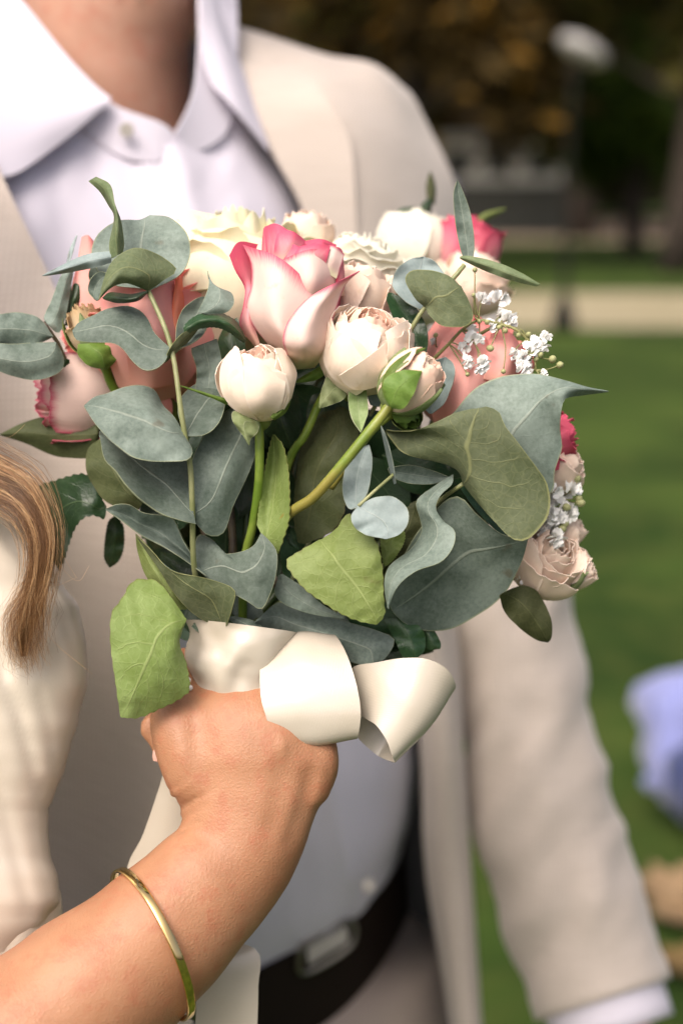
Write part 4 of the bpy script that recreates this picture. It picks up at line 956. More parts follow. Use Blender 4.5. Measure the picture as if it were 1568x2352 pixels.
leaf(tR, 'et', [(1206, 1240, -.4), (1150, 1226, -.5), (1095, 1182, -.6), (1050, 1140, -.6), (990, 1180, -.5), (920, 1290, -.1), (893, 1380, .3), (900, 1402, .6)],
     [(1212, 1238, -.4), (1196, 1292, .3), (1160, 1360, 1.0), (1100, 1412, 1.5), (1040, 1441, 1.7), (980, 1449, 1.6), (930, 1432, 1.2), (902, 1406, .7)],
     M=[(1208, 1239, -.4), (1150, 1245, -.2), (1080, 1268, .2), (1010, 1310, .5), (950, 1360, .7), (901, 1404, .7)], n=28, m=17)
leaf(tR, 'rd', [(1146, 1368, 1.0), (1158, 1405), (1188, 1438), (1228, 1468), (1256, 1475)], [(1160, 1358, 1.0), (1198, 1345), (1230, 1356), (1250, 1387), (1265, 1424), (1266, 1462), (1258, 1475)], z=(1.6, 2.6), b=-.3)
leaf(tR, 'rt', [(1040, 1100, .6), (1090, 1170, 1.2), (1150, 1230, 1.6)], [(1075, 1095, .8), (1140, 1160, 1.4), (1190, 1230, 1.8)], b=.2)

# --- top right twig
tt = stem(BQ, [(1066, 608, .4), (1040, 640, .4), (1005, 675, .4), (975, 706, .3), (938, 768, .6), (900, 860, 1.6), (800, 1050, 3), (640, 1400, 2)], 11, STEM_E, 'eucalyptus_sprig')
leaf(tt, 'et', [(1066, 596, .4), (1059, 580), (1049, 537), (1043, 490), (1041, 445), (1049, 413)], [(1086, 592, .4), (1089, 564), (1086, 525), (1078, 482), (1064, 443), (1050, 413)], z=(.4, 1.0), b=.25)
leaf(tt, 'eu', [(1055, 590, .3), (1076, 588), (1139, 602), (1198, 628), (1239, 652)], [(1056, 594, .3), (1107, 619), (1170, 643), (1228, 657), (1239, 654)], z=(.3, -.6), b=-.2)
leaf(tt, 'eu', [(974, 704, .2), (950, 682, -.2), (931, 643, -.4), (946, 621, -.4), (988, 621, -.3), (1030, 634, -.3), (1056, 656, -.4)], [(977, 707, .2), (987, 726, -.2), (1014, 748, -.4), (1052, 752, -.5), (1077, 745, -.6), (1087, 727, -.6), (1076, 692, -.5), (1059, 660, -.4)], M=[(976, 706, .2), (1000, 690, -.5), (1025, 672, -.7), (1045, 662, -.6), (1058, 658, -.4)])
leaf(tt, 'eb', [(966, 712, .6), (930, 692), (905, 665), (900, 645), (914, 615), (942, 595), (970, 590)], [(980, 712, .6), (1000, 690), (1022, 650), (1018, 626), (996, 599), (974, 590)], z=(.6, 1.2), b=.3)
leaf(tt, 'rt', [(945, 822, 1.2), (930, 790), (905, 735), (888, 690), (890, 672)], [(975, 822, 1.2), (983, 784), (976, 744), (952, 704), (900, 672)], z=(1.2, 1.6), b=.2)
leaf(tt, 'eb', [(985, 950, .4), (970, 930), (972, 880), (990, 835), (1020, 820)], [(992, 950, .4), (1019, 928), (1034, 896), (1044, 860), (1041, 836), (1023, 820)], z=(.2, .4), b=.2)
leaf(tt, 'eb', [(850, 930, .8), (842, 905), (845, 880), (862, 865)], [(870, 935, .8), (890, 915), (892, 890), (880, 868)], z=(.8, .8), b=.1, n=12)

# --- low leaves above the ribbon
leaf(BQ, 'et', [(640, 1322, .3), (631, 1364), (660, 1391), (720, 1411), (790, 1421)], [(648, 1318, .3), (690, 1345), (740, 1388), (792, 1418)], z=(.3, -.1), b=-.1, name='eucalyptus_leaf')
leaf(BQ, 'et', [(585, 1430, 0), (640, 1462), (720, 1490), (790, 1516), (850, 1531)], [(590, 1424, 0), (640, 1384), (700, 1398), (800, 1430), (870, 1450), (906, 1470), (884, 1512), (856, 1530)], z=(2.0, 1.2), b=-.5, name='eucalyptus_leaf', n=28)
leaf(BQ, 'rt', [(880, 1420, 1.4), (905, 1470), (930, 1515), (955, 1510)], [(940, 1420, 1.4), (972, 1450), (975, 1490), (960, 1510)], z=(1.4, 1.2), b=-.2, name='rose_leaf')
leaf(BQ, 'rt', [(960, 1440, 1.8), (972, 1475), (985, 1492), (1008, 1490)], [(990, 1438, 1.8), (1004, 1460), (1012, 1480), (1010, 1490)], z=(1.8, 1.8), b=-.1, n=12, name='rose_leaf')
leaf(BQ, 'rt', [(440, 1440, .8), (470, 1462, .5), (540, 1490, .2), (600, 1510, .2)], [(450, 1425, 1), (520, 1432, .6), (570, 1450, .4), (610, 1495, .2)], b=-.2, name='rose_leaf')
leaf(BQ, 'et', [(520, 1418, .3), (560, 1450, -.1), (600, 1485, 0)], [(540, 1416, .3), (590, 1430, .1), (625, 1470, .1)], b=-.2, n=14, name='eucalyptus_leaf')

# --- dark leaves added to fill the heart of the bunch so gaps look dark
rn = random.Random(21)
def filler(x, y, z, L, w_, ang, kind):
    ca, sa = math.cos(ang), math.sin(ang)
    def q(t, s, dz): return (x + t * L * ca - s * w_ * sa, y + t * L * sa + s * w_ * ca, z + dz)
    tz = rn.uniform(-1, 1)
    leaf(BQ, kind, [q(-.5, 0, 0), q(-.25, .38, tz * .2), q(.1, .48, tz * .5), q(.35, .25, tz * .8), q(.5, 0, tz)], [q(-.5, 0, 0), q(-.25, -.38, tz * .3), q(.1, -.48, tz * .6), q(.35, -.25, tz * .8), q(.5, 0, tz)], b=rn.uniform(-.4, .4), n=14, m=7, serr=0, name='filler_leaf')
for i in range(52):
    a = rn.uniform(0, 6.28); r_ = math.sqrt(rn.random())
    filler(690 + 400 * r_ * math.cos(a), 1180 + 250 * r_ * math.sin(a), rn.uniform(3.5, 8.5), rn.uniform(150, 240), rn.uniform(80, 130), rn.uniform(0, 6.28), rn.choice(['rt', 'rt', 'rd']))
for i in range(34):
    a = rn.uniform(0, 6.28); r_ = math.sqrt(rn.random())
    filler(580 + 380 * r_ * math.cos(a), 840 + 120 * r_ * math.sin(a), rn.uniform(5, 9), rn.uniform(140, 200), rn.uniform(80, 120), rn.uniform(0, 6.28), rn.choice(['rt', 'rt', 'rd']))
for (x, y, z, L_, w_, a, k_) in [(470, 1400, 2.4, 170, 90, .5, 'rt'), (560, 1410, 2.0, 180, 90, 1.2, 'et'), (640, 1400, 2.6, 190, 100, .3, 'rt'), (500, 1340, 2.6, 170, 90, 1.0, 'rd'), (600, 1300, 3.0, 190, 100, 1.9, 'rt'), (700, 1300, 2.6, 200, 110, 1.2, 'rt'), (860, 1420, 2.2, 170, 90, .4, 'rt'), (780, 1450, 2.6, 180, 90, .2, 'et'), (420, 1330, 2.2, 160, 80, .9, 'rt'), (440, 1430, 3.4, 150, 90, .2, 'rt'), (500, 1440, 3.0, 170, 90, .1, 'rt'), (640, 1450, 3.4, 200, 110, 0, 'rt'), (880, 1480, 2.6, 150, 80, .2, 'rt'), (930, 1460, 3.0, 150, 90, .5, 'rt'), (790, 1500, 3.4, 190, 90, 0, 'rt'), (520, 1240, 3, 190, 100, 1.6, 'rt'), (640, 1150, 3, 200, 110, 1.4, 'rt'), (880, 1120, 2.2, 190, 110, .9, 'rt'), (960, 1080, 2.4, 180, 110, .4, 'rt'), (480, 1060, 2.6, 190, 110, 1.4, 'rt'), (560, 1100, 3, 190, 100, 1.7, 'rt'), (730, 950, 3.4, 190, 110, .8, 'rt'), (640, 950, 3, 180, 100, 1.2, 'rt'), (880, 1000, 2.4, 170, 100, .7, 'rt')]:
    filler(x, y, z, L_, w_, a, k_)
for i, (x0, y0, z0) in enumerate([(500, 960, 3), (560, 980, 4), (640, 960, 4.6), (700, 980, 5), (780, 1000, 5), (860, 1000, 4.4), (940, 1060, 4), (1020, 1120, 4), (420, 1060, 4.4), (340, 1100, 4.4)]):
    stem(BQ, [(x0, y0, z0), (lerp(x0, 570, .5), lerp(y0, 1480, .55), lerp(z0, 2.5, .5)), (560 + (i - 5) * 9, 1480, 2.2), (535 + (i - 5) * 9, 1800, 3.2), (468 + (i - 5) * 8, 2255 + 42 * (i % 3), 5.0)], 20, STEM_D if i % 4 else STEM_B, 'rose_stem')

# ------------------------------------------------------------------ roses
def ray_basis(axis):
    a = (CR * axis[0] + CU * axis[1] - CF * axis[2]).normalized()
    e1 = a.cross(CF if abs(a.dot(CF)) < .95 else CR).normalized(); return a, e1, a.cross(e1)
def petal_grid(c, bas, R, t, a0, hw, opn, stretch, rn, n=14, m=19, ruff=0.03, curl=0.0, drop=0.0):
    a, e1, e2 = bas
    Rt = R * (0.16 + 0.84 * t ** 0.85)
    top = math.pi * (0.80 - 0.34 * opn * t) * (1 - (rn.uniform(0.0, 0.30 if opn > .15 else .13) if t > 0.6 else rn.uniform(0, .07)))
    ph1, ph2 = rn.uniform(0, 6), rn.uniform(0, 6); skew = rn.uniform(-.12, .12)
    notch = rn.uniform(0, .06)
    g = []
    for i in range(n):
        row = []
        for j in range(m):
            u = j / (m - 1) * 2 - 1; v0 = i / (n - 1)
            rim = 1 - 0.20 * abs(u) ** 2.6 - notch * math.exp(-(u / .12) ** 2) + 0.04 * math.sin(3 * u + ph1) + 0.05 * noise.noise(Vector((u * 5, ph1 * 9, 0)))
            vv = v0 * rim
            th = math.pi * 0.10 + vv * (top - math.pi * 0.10)
            r = Rt * math.sin(th) ** 0.85
            z = -math.cos(th) * R * stretch
            lip = max(0.0, (vv - 0.78) / 0.22)
            r += R * curl * t * lip * lip * 0.30 * (1 + .4 * u * skew * 8); z -= R * curl * t * lip ** 3 * 0.16
            r += R * 0.055 * u * t + R * 0.09 * abs(u) ** 4 * t * v0 + R * ruff * 1.8 * v0 ** 4 * noise.noise(Vector((u * 3.2, ph1 * 7, 2))) + R * ruff * v0 ** 2 * math.sin(4.2 * u + ph2) * (0.4 + .6 * t)
            ang = a0 + skew * v0 * v0 * 2 + u * hw * (0.5 + 0.5 * math.sin(min(1, vv * 1.6) * math.pi / 2))
            z += R * ruff * 1.6 * v0 ** 4 * noise.noise(Vector((u * 4.0, ph2 * 7, 5)))
            row.append(c + (e1 * math.cos(ang) + e2 * math.sin(ang)) * r + a * z)
        g.append(row)
    return g
def rose(name, label, x, y, z, R, axis, mats, n=18, opn=0.3, stretch=1.05, seed=1, curl=0.4, ruff=0.03, sepals=0, hw=(1.5, 0.95), inner=None, calyx=True, drop=0.0, sep_up=0.0):
    """a rose with R = radius in cm; axis = (right, up, towards camera)"""
    rn = random.Random(seed); c = P(x, y, z); R = R / 100
    bas = ray_basis(axis); a, e1, e2 = bas
    v, f, rr = [], [], []
    for i in range(8):
        th = math.pi * (0.06 + 0.62 * i / 7); rr.append([c + (e1 * math.cos(q) + e2 * math.sin(q)) * R * .13 * math.sin(th) - a * (math.cos(th) * R * stretch * .8) for q in [2 * math.pi * k / 12 for k in range(12)]])
    loft_into(v, f, rr)
    root = mesh_obj(name, v, f, mats[-1], BQ, origin=c); 
    if label: root['label'] = label
    for i in range(n):
        t = (i + 1) / n
        g = petal_grid(c, bas, R, t, i * 2.399 + rn.uniform(-.25, .25), lerp(hw[0], hw[1], t), opn, stretch, rn, ruff=ruff, curl=curl if t > .45 else curl * .3, drop=drop)
        mt = mats[0] if (inner is None or t > inner) else mats[1 % len(mats)]
        sheet('petal', g, mt, root, .00035, face_cam=False)
    if calyx:
        v, f, rr = [], [], []
        for i in range(9):
            th = math.pi * (0.02 + 0.98 * i / 8); rr.append([c - a * (R * stretch * .98 + R * .30 * math.cos(th) * 1.0) + (e1 * math.cos(q) + e2 * math.sin(q)) * max(R * .07, R * .27 * math.sin(th)) for q in [2 * math.pi * k / 14 for k in range(14)]])
        loft_into(v, f, rr); mesh_obj('calyx', v, f, SEP_U, root)
    for k in range(sepals):
        ang = k * 2 * math.pi / max(1, sepals) + rn.uniform(-.3, .3); d = e1 * math.cos(ang) + e2 * math.sin(ang); sd = a.cross(d)
        g = []
        bend = rn.uniform(-.3, .3)
        for i in range(12):
            t = i / 11; th = math.pi * (0.04 + 0.62 * t) if sep_up else math.pi * (0.10 + 0.22 * t)
            w_ = R * .50 * math.sin(math.pi * (0.12 + .86 * t)) ** 1.1 * (1 - .3 * t)
            if sep_up: p = c + d * (R * 1.05 * math.sin(th) + R * .03 + R * .25 * max(0, t - .75)) - a * (math.cos(th) * R * stretch * 1.04)
            else: p = c - a * (R * stretch * 1.0 + R * .5 * t * (t + bend)) + d * (R * (.2 + .85 * t))
            row = []
            for j in range(7):
                u = j / 6 * 2 - 1
                row.append(p + sd * (w_ * u) - d * (R * .10 * u * u) * (1 if sep_up else 0) + a * (0.08 * R * u * u * (0 if sep_up else 1)))
            g.append(row)
        sheet('sepal', g, [SEP_U, SEP_T], root, .0003, face_cam=False)
    return root
# the pink-edged rose in the middle
c0 = rose('rose', 'cream rose with deep pink petal edges at the centre of the bouquet', 690, 690, 1.4, 1.9, (-.05, 1, .12), [PET_HOT, PET_HOT], 9, .25, 1.25, 3, .5)
def pet(par, L, M, R, mat, n=22, m=17, amp=.05):
    LS[0] += 1
    a, k, c = spline(px(L), n), spline(px(M), n), spline(px(R), n)
    g = []
    for i in range(n):
        row = spline([a[i], k[i], c[i]], m)
        g.append([W3(q + Vector((0, 0, 30 * amp * noise.noise(Vector((q.x / 50, q.y / 50, LS[0] * 2.3)))))) for q in row])
    return sheet('petal', g, mat, par, .0004)
pet(c0, [(676, 846, 1), (604, 776, -.2), (566, 712, -.2), (578, 655, -.2), (577, 604, 0), (558, 562, .4)], [(678, 847, 1), (640, 770, -1.8), (625, 705, -2.1), (632, 650, -2.0), (640, 618, -1.8), (644, 594, -1.4)], [(682, 847, 1), (668, 800, -1.6), (676, 760, -1.9), (704, 712, -1.7), (722, 686, -1.3), (730, 671, -1.0)], PET_PINK)
pet(c0, [(674, 847, .6), (654, 800, -2.2), (650, 776, -2.6), (663, 736, -2.6), (697, 695, -2.2), (729, 671, -1.6)], [(690, 847, .6), (704, 806, -2.6), (706, 765, -3.0), (725, 715, -2.7), (748, 682, -2.2), (768, 651, -1.5)], [(722, 844, .6), (752, 805, -1.2), (758, 755, -1.2), (776, 695, -.8), (795, 650, 0), (826, 622, .6)], PET_PINK)
pet(c0, [(590, 800, .6), (552, 750, .2), (560, 700, .2), (562, 660, .2), (540, 620, -.3), (527, 586, -.3)], [(594, 800, .2), (568, 742, -.4), (574, 698, -.3), (574, 655, .2), (558, 608, .2), (548, 556, .4)], [(600, 800, .2), (582, 738, -.2), (585, 690, .2), (584, 640, .7), (580, 600, 1.0), (592, 561, 1.4)], PET_HOT)
pet(c0, [(668, 700, -.3), (656, 640, -.8), (650, 596, -.8)], [(715, 700, -1.0), (716, 640, -1.6), (712, 573, -1.2)], [(765, 690, .2), (778, 630, 0), (786, 576, .4)], PET_PINK)
pet(c0, [(770, 690, .2), (772, 640, -.3), (765, 590, .2), (752, 575, .6)], [(782, 680, .6), (784, 630, .1), (784, 590, .5), (775, 568, .9)], [(790, 680, 1.4), (790, 630, 1.2), (788, 600, 1.2), (784, 574, 1.4)], PET_HOT)
pet(c0, [(690, 620, .4), (700, 590, .3), (704, 567, .3)], [(728, 620, -.1), (732, 585, -.3), (738, 553, -.1)], [(766, 620, .5), (768, 595, .4), (770, 574, .5)], PET_HOT)
pet(c0, [(615, 640, 1), (612, 570, .9), (608, 521, 1.2)], [(650, 640, .2), (648, 570, .1), (640, 516, .5)], [(700, 640, .8), (704, 590, .7), (706, 564, .8)], PET_HOT)
pet(c0, [(606, 640, 1.6), (602, 570, 1.5), (606, 524, 1.6)], [(622, 640, .8), (620, 570, .6), (618, 524, .9)], [(640, 640, .9), (632, 580, .8), (630, 530, 1.0)], PET_HOT)
pet(c0, [(645, 640, -.1), (652, 590, -.3), (661, 556, -.1)], [(680, 640, -.6), (684, 600, -.9), (683, 565, -.6)], [(715, 640, -.2), (712, 600, -.5), (702, 571, -.3)], PET_HOT)
pet(c0, [(700, 640, 1.4), (700, 580, 1.4), (690, 556, 1.6)], [(730, 640, 1.2), (732, 580, 1.1), (735, 549, 1.3)], [(760, 640, 1.6), (768, 590, 1.6), (772, 562, 1.8)], PET_HOT)
pet(c0, [(628, 600, .2), (632, 560, .1), (640, 528, .5)], [(655, 600, -.3), (664, 560, -.5), (672, 532, 0)], [(690, 600, .1), (698, 575, .1), (700, 552, .5)], PET_HOT)
pet(c0, [(668, 610, -.7), (676, 585, -.9), (690, 566, -.5)], [(705, 615, -1.1), (715, 585, -1.2), (728, 561, -.7)], [(745, 615, -.8), (752, 590, -.8), (758, 566, -.3)], PET_HOT)
pet(c0, [(716, 620, -.3), (730, 590, -.4), (742, 566, .2)], [(745, 625, -.7), (758, 595, -.7), (768, 566, -.1)], [(772, 640, -.4), (784, 605, -.2), (790, 584, .3)], PET_PINK)
leaf(c0, 'su', [(742, 838, .6), (716, 852), (690, 868), (675, 878)], [(756, 850, .6), (735, 868), (712, 876), (677, 879)], z=(.6, .2), b=-.2, n=12, name='sepal')
# two front cream roses
r2 = rose('rose', 'small closed cream rose on a green stem at the front', 592, 874, -.9, 1.66, (-.08, 1, .34), [PET_CREAM, PET_BUD], 20, .02, 1.05, 5, .22, .02, 0, (1.5, 0.78), .35)
leaf(r2, 'st', [(592, 968, -1.5), (562, 955), (536, 944), (533, 962), (545, 982), (560, 1003), (572, 1023)], [(596, 970, -1.5), (594, 985), (588, 997), (576, 1008), (573, 1022)], z=(-1.5, -2.0), b=-.2, name='sepal')
leaf(r2, 'su', [(520, 930, -1), (500, 920), (460, 904), (412, 886)], [(530, 918, -1), (490, 908), (455, 897), (412, 885)], z=(-1, -2.2), b=-.1, n=14, name='sepal')
leaf(r2, 'su', [(630, 965, -1.5), (655, 948), (666, 925), (670, 905)], [(620, 958, -1.8), (640, 935), (655, 918), (668, 906)], z=(-1.5, -1.2), b=-.2, n=12, name='sepal')
stem(r2, [(594, 960, -.6), (596, 1020, -.6), (594, 1110, -.3), (580, 1210, .4), (562, 1290, 1.2), (556, 1460, 2)], 21, STEM_G)
r3 = rose('rose', 'larger half-open cream rose touching the pink-edged one', 836, 798, -.4, 2.08, (.30, .92, .56), [PET_CREAM, PET_BUD], 26, .10, 1.0, 9, .32, .025, 0, (1.5, 0.82), .4)
leaf(r3, 'st', [(790, 890, -.6), (755, 864), (742, 884), (735, 912), (732, 938)], [(800, 895, -.6), (796, 905), (786, 919), (760, 930), (734, 938)], z=(-.6, -1.0), b=-.15, name='sepal')
leaf(r3, 'st', [(800, 898, -1.0), (800, 930), (808, 962), (828, 993)], [(842, 896, -1.0), (845, 944), (838, 970), (829, 993)], z=(-1, -1.6), b=.15, name='sepal')
stem(r3, [(770, 870, .4), (735, 922, .8), (700, 1000, 1.0), (664, 1058, 1.4), (610, 1250, 2.2)], 20, STEM_G)
def ball_pet(par, c, L, M, R, lift, mat, st=1.05):
    def on(q):
        dx, dy = (q[0] - c[0]) / 52.7, (q[1] - c[1]) / 52.7 / st
        return (q[0], q[1], c[2] - math.sqrt(max(.02, (c[3] * 1.02) ** 2 - dx * dx - dy * dy)) - lift - (q[2] if len(q) > 2 else 0))
    return pet(par, [on(q) for q in L], [on(q) for q in M], [on(q) for q in R], mat, 20, 15, .07)
b2 = (592, 874, -.9, 1.66)
ball_pet(r2, b2, [(588, 964), (546, 946), (514, 910), (505, 870), (512, 830), (538, 797, .15)], [(590, 965), (560, 940), (536, 905), (530, 865), (532, 825), (542, 795, .15)], [(594, 965), (575, 938), (564, 905), (560, 868), (556, 832), (548, 800, .1)], .10, PET_CREAM)
ball_pet(r2, b2, [(600, 965), (574, 940), (563, 905), (560, 850, .05)], [(604, 966), (604, 930), (605, 890), (604, 838, .08)], [(614, 964), (640, 940), (653, 900), (656, 858, .05)], .17, PET_CREAM)
ball_pet(r2, b2, [(622, 962), (648, 935), (656, 895), (646, 845), (630, 800, .1)], [(626, 960), (656, 928), (668, 890), (664, 845), (645, 800, .15)], [(632, 956), (664, 922), (676, 885), (680, 852, .2), (656, 808, .2)], .12, PET_CREAM)
b3 = (836, 798, -.4, 2.02)
ball_pet(r3, b3, [(800, 893), (762, 866), (744, 828), (750, 784, .05)], [(812, 895), (788, 850), (788, 800), (806, 744, .1)], [(832, 895), (842, 858), (862, 812), (876, 764, .1)], .10, PET_CREAM)
ball_pet(r3, b3, [(812, 895), (790, 880), (779, 862, .1)], [(838, 895), (836, 862), (826, 832, .15)], [(876, 884), (890, 840), (882, 790, .15)], .20, PET_CREAM)
ball_pet(r3, b3, [(858, 893), (880, 850), (890, 800), (884, 762)], [(880, 885), (912, 840), (916, 790), (906, 748, .1)], [(896, 872), (930, 826), (940, 775), (936, 735, .15)], .06, PET_CREAM)
r4 = rose('rose_bud', 'small peach bud wrapped in green sepals, right of the cream roses', 946, 876, -2.2, 1.22, (.62, .62, .32), [PET_BUD, PET_CREAM], 14, -.12, 1.25, 14, .12, .03, 5, (1.5, 1.05), .4, sep_up=1.0)
leaf(r4, 'su', [(893, 930, -3.2), (880, 905, -3.3), (884, 870, -3.45), (922, 851, -3.6), (968, 852, -3.5)], [(900, 938, -3.2), (926, 938, -3.45), (948, 908, -3.7), (958, 880, -3.7), (968, 854, -3.5)], b=-.22, name='sepal', n=16, m=9, amp=.05)
leaf(r4, 'su', [(888, 920, -2.8), (876, 888, -2.9), (890, 848, -3.0), (935, 811, -3.0), (976, 798, -2.8)], [(894, 918, -3.0), (893, 890, -3.3), (908, 862, -3.3), (942, 824, -3.2), (976, 801, -2.8)], b=-.1, name='sepal', n=16, m=7, amp=.04)
stem(r4, [(905, 915, -2.3), (885, 945, -2.4), (850, 988, -2.5), (790, 1062, -2.3), (720, 1142, -1.6), (655, 1190, -.6), (600, 1300, 1)], 24, STEM_R)
r4b = rose('rose_bud', 'round green bud behind the small peach bud', 936, 952, -1.0, .72, (.35, -.7, .5), [SEP_U, SEP_T], 8, -.1, 1.05, 15, 0, .02, 0)
stem(r4b, [(925, 945, -.6), (895, 956, -1.0), (860, 985, -1.0), (830, 1022, -.8), (760, 1120, .4)], 17, STEM_R)
# roses behind
r5 = rose('rose', 'big ruffled ivory rose behind the pink-edged one at the top', 530, 640, 7.0, 4.0, (-.05, 1, .12), [PET_IVORY, PET_IVORY], 28, .36, 1.1, 21, .9, .07)
pet(r5, [(430, 770, 4.5), (412, 690, 3.4), (406, 610, 3.6), (410, 545, 4.6)], [(500, 780, 3.0), (492, 690, 2.2), (492, 610, 2.6), (505, 524, 4.4)], [(580, 770, 3.4), (602, 690, 3.0), (612, 610, 3.4), (614, 552, 4.8)], PET_IVORY)
pet(r5, [(400, 660, 5.0), (398, 580, 4.8), (402, 520, 5.2), (404, 478, 6.2)], [(430, 660, 4.2), (430, 580, 4.0), (436, 520, 4.6), (450, 486, 6.0)], [(480, 660, 4.6), (486, 590, 4.4), (500, 530, 5.0), (520, 500, 6.2)], PET_IVORY)
rose('rose', 'small pale pink rose peeping up behind the pink-edged one', 705, 535, 8.5, 1.35, (0.1, 1, .35), [PET_PEACH, PET_CREAM], 16, .1, 1, 23, .4, .04)
rose('rose', 'flat open ivory rose between the pink-edged one and the right twig', 820, 612, 8.0, 2.6, (.15, 1, .18), [PET_WHITE, PET_IVORY], 26, .45, .8, 25, .9, .10)
rose('rose', 'pale blush rose half hidden between the two front blooms', 826, 668, 3.0, 1.65, (.18, 1, .22), [PET_PEACH, PET_CREAM], 18, .15, 1, 27, .5, .04)
r9 = rose('rose', 'large coral pink rose behind the eucalyptus at the left', 335, 740, 5.2, 3.6, (-.28, 1, .10), [PET_SALMON, PET_CORAL], 20, .38, 1.1, 29, .9, .06)
pet(r9, [(272, 890, 3.0), (246, 810, 1.6), (236, 730, 1.2), (222, 650, 1.6), (205, 590, 2.4)], [(330, 895, 2.0), (325, 810, .5), (318, 730, .3), (306, 650, .9), (290, 580, 2.0)], [(395, 885, 2.6), (408, 810, 1.4), (410, 740, 1.2), (402, 670, 1.6), (385, 600, 2.6)], PET_SALMON)
pet(r9, [(300, 880, 1.6), (292, 800, .1), (296, 720, -.1), (308, 650, .5), (326, 598, 1.6)], [(350, 890, 1.2), (352, 800, -.2), (356, 720, -.3), (360, 650, .3), (368, 596, 1.6)], [(396, 880, 2.4), (404, 800, 1.2), (406, 740, 1.0), (402, 670, 1.4), (394, 610, 2.2)], PET_SALMON)
pet(r9, [(396, 800, 1.0), (394, 730, .8), (398, 680, .9), (404, 640, 1.2)], [(410, 805, 1.2), (408, 735, .9), (410, 680, 1.0), (412, 636, 1.4)], [(424, 800, 2.2), (424, 740, 2.0), (422, 690, 2.0), (418, 640, 2.2)], PET_CORAL)
pet(r9, [(180, 660, 3.2), (180, 600, 3.1), (188, 545, 2.9)], [(210, 660, 2.9), (206, 600, 2.8), (202, 540, 2.8)], [(245, 660, 3.0), (232, 600, 3.0), (216, 556, 3.1)], PET_SALMON)
pet(r9, [(172, 730, 3.2), (166, 665, 3.0), (176, 615, 2.9)], [(205, 730, 2.7), (198, 665, 2.6), (198, 606, 2.7)], [(240, 730, 2.6), (230, 665, 2.6), (222, 618, 2.8)], PET_SALMON)
rose('rose', 'salmon rose low behind the twig left of the small cream bud', 400, 850, 6.5, 2.6, (-.1, 1, .2), [PET_SALMON, PET_CORAL], 18, .2, 1.05, 30, .4, .04)
r10 = rose('rose_bud', 'withered cream bud with a green calyx at the left', 198, 750, 2.4, 1.0, (-.3, 1, .2), [PET_DRY, PET_CREAM], 10, .2, 1.3, 31, .5, .10, 4, (1.4, 1.0), sep_up=1.0)
stem(r10, [(225, 815, 2.4), (245, 850, 2.6), (262, 890, 3), (330, 1000, 4)], 24, STEM_G)
leaf(r10, 'su', [(180, 790, 1.6), (180, 815), (205, 840), (240, 848)], [(225, 788, 1.6), (270, 795), (268, 825), (245, 850)], z=(1.6, 1.6), b=-.5, name='sepal', n=14)
leaf(r10, 'su', [(225, 905, 3.2), (180, 900), (145, 882), (112, 860)], [(222, 918, 3.2), (180, 915), (145, 895), (112, 861)], z=(3.2, 3), b=0, n=14, name='sepal')
rose('rose', 'pink and cream rose low at the left edge of the bouquet', 175, 900, 4.8, 2.3, (-.95, .05, .2), [PET_PINK, PET_HOT], 14, .25, 1.1, 33, .7, .05)
r12 = rose('rose', 'coral rose under the baby breath at the right', 1085, 850, 4.4, 2.75, (.42, .85, .25), [PET_SALMON, PET_SALMON], 18, .05, 1.1, 35, .5, .04)
pet(r12, [(1005, 1000, 3.0), (984, 910, 2.2), (996, 820, 2.2), (1040, 745, 3.0)], [(1060, 990, 1.6), (1066, 890, .9), (1092, 810, 1.2), (1120, 752, 2.2)], [(1110, 960, 2.0), (1160, 885, 1.6), (1186, 830, 2.0), (1196, 800, 2.6)], PET_SALMON)
pet(r12, [(1110, 870, 1.0), (1118, 810, 1.0), (1130, 752, 1.4)], [(1150, 880, .9), (1168, 820, .9), (1172, 765, 1.4)], [(1180, 870, 1.6), (1194, 830, 1.6), (1197, 800, 2.0)], PET_SALMON)
rose('rose', 'deep pink rose with petal tips showing past the big right leaf', 1250, 1010, 3.6, 2.0, (.75, .35, .2), [PET_HOT, PET_PINK], 14, .4, 1.0, 37, .8, .06)
rose('rose', 'pale peach rose at the right rim above the white sprays', 1288, 1075, 3.4, 1.25, (.6, .6, .3), [PET_PEACH, PET_CREAM], 16, .2, 1.0, 39, .4, .05)
rose('rose', 'peach rose at the right rim below the white sprays', 1255, 1285, 3.2, 1.75, (.3, .5, .65), [PET_PEACH, PET_BUD], 20, .12, 1.0, 41, .4, .05, 2, sep_up=1.0)
rose('rose_bud', 'peach bud with green sepal, outermost at the lower right', 1322, 1312, 3.6, .95, (.85, .45, .2), [PET_PEACH, PET_CREAM], 12, .0, 1.15, 43, .3, .05, 3, sep_up=1.0)
rose('rose', 'blush petal rose at the right rim between the white sprays', 1300, 1215, 4.2, .95, (.6, .6, .3), [PET_PEACH, PET_CREAM], 12, .1, 1.0, 44, .3, .05)
rose('rose', 'blurred cream white rose at the far top right of the bouquet', 950, 555, 17, 2.2, (0, 1, .1), [PET_WHITE, PET_WHITE], 18, .05, 1.0, 45, .3, .03)
rose('rose', 'blurred hot pink rose at the far top right of the bouquet', 1065, 560, 17, 2.1, (.2, 1, .1), [PET_HOT, PET_PINK], 18, .25, 1.0, 47, .6, .04)
rose('rose', 'blurred pale peach rose low behind the right twig', 1085, 640, 14, 2.0, (.3, 1, .2), [PET_PEACH, PET_WHITE], 16, .2, 1.0, 49, .4, .05)
rose('rose', 'blurred ivory rose behind the right twig', 960, 660, 13, 2.0, (.0, 1, .2), [PET_WHITE, PET_IVORY], 16, .2, 1.0, 50, .4, .05)
leaf(BQ, 'rt', [(900, 500, 18), (920, 480), (950, 475)], [(915, 505, 18), (935, 495), (955, 480)], z=(18, 18), n=10, m=5, name='rose_leaf')
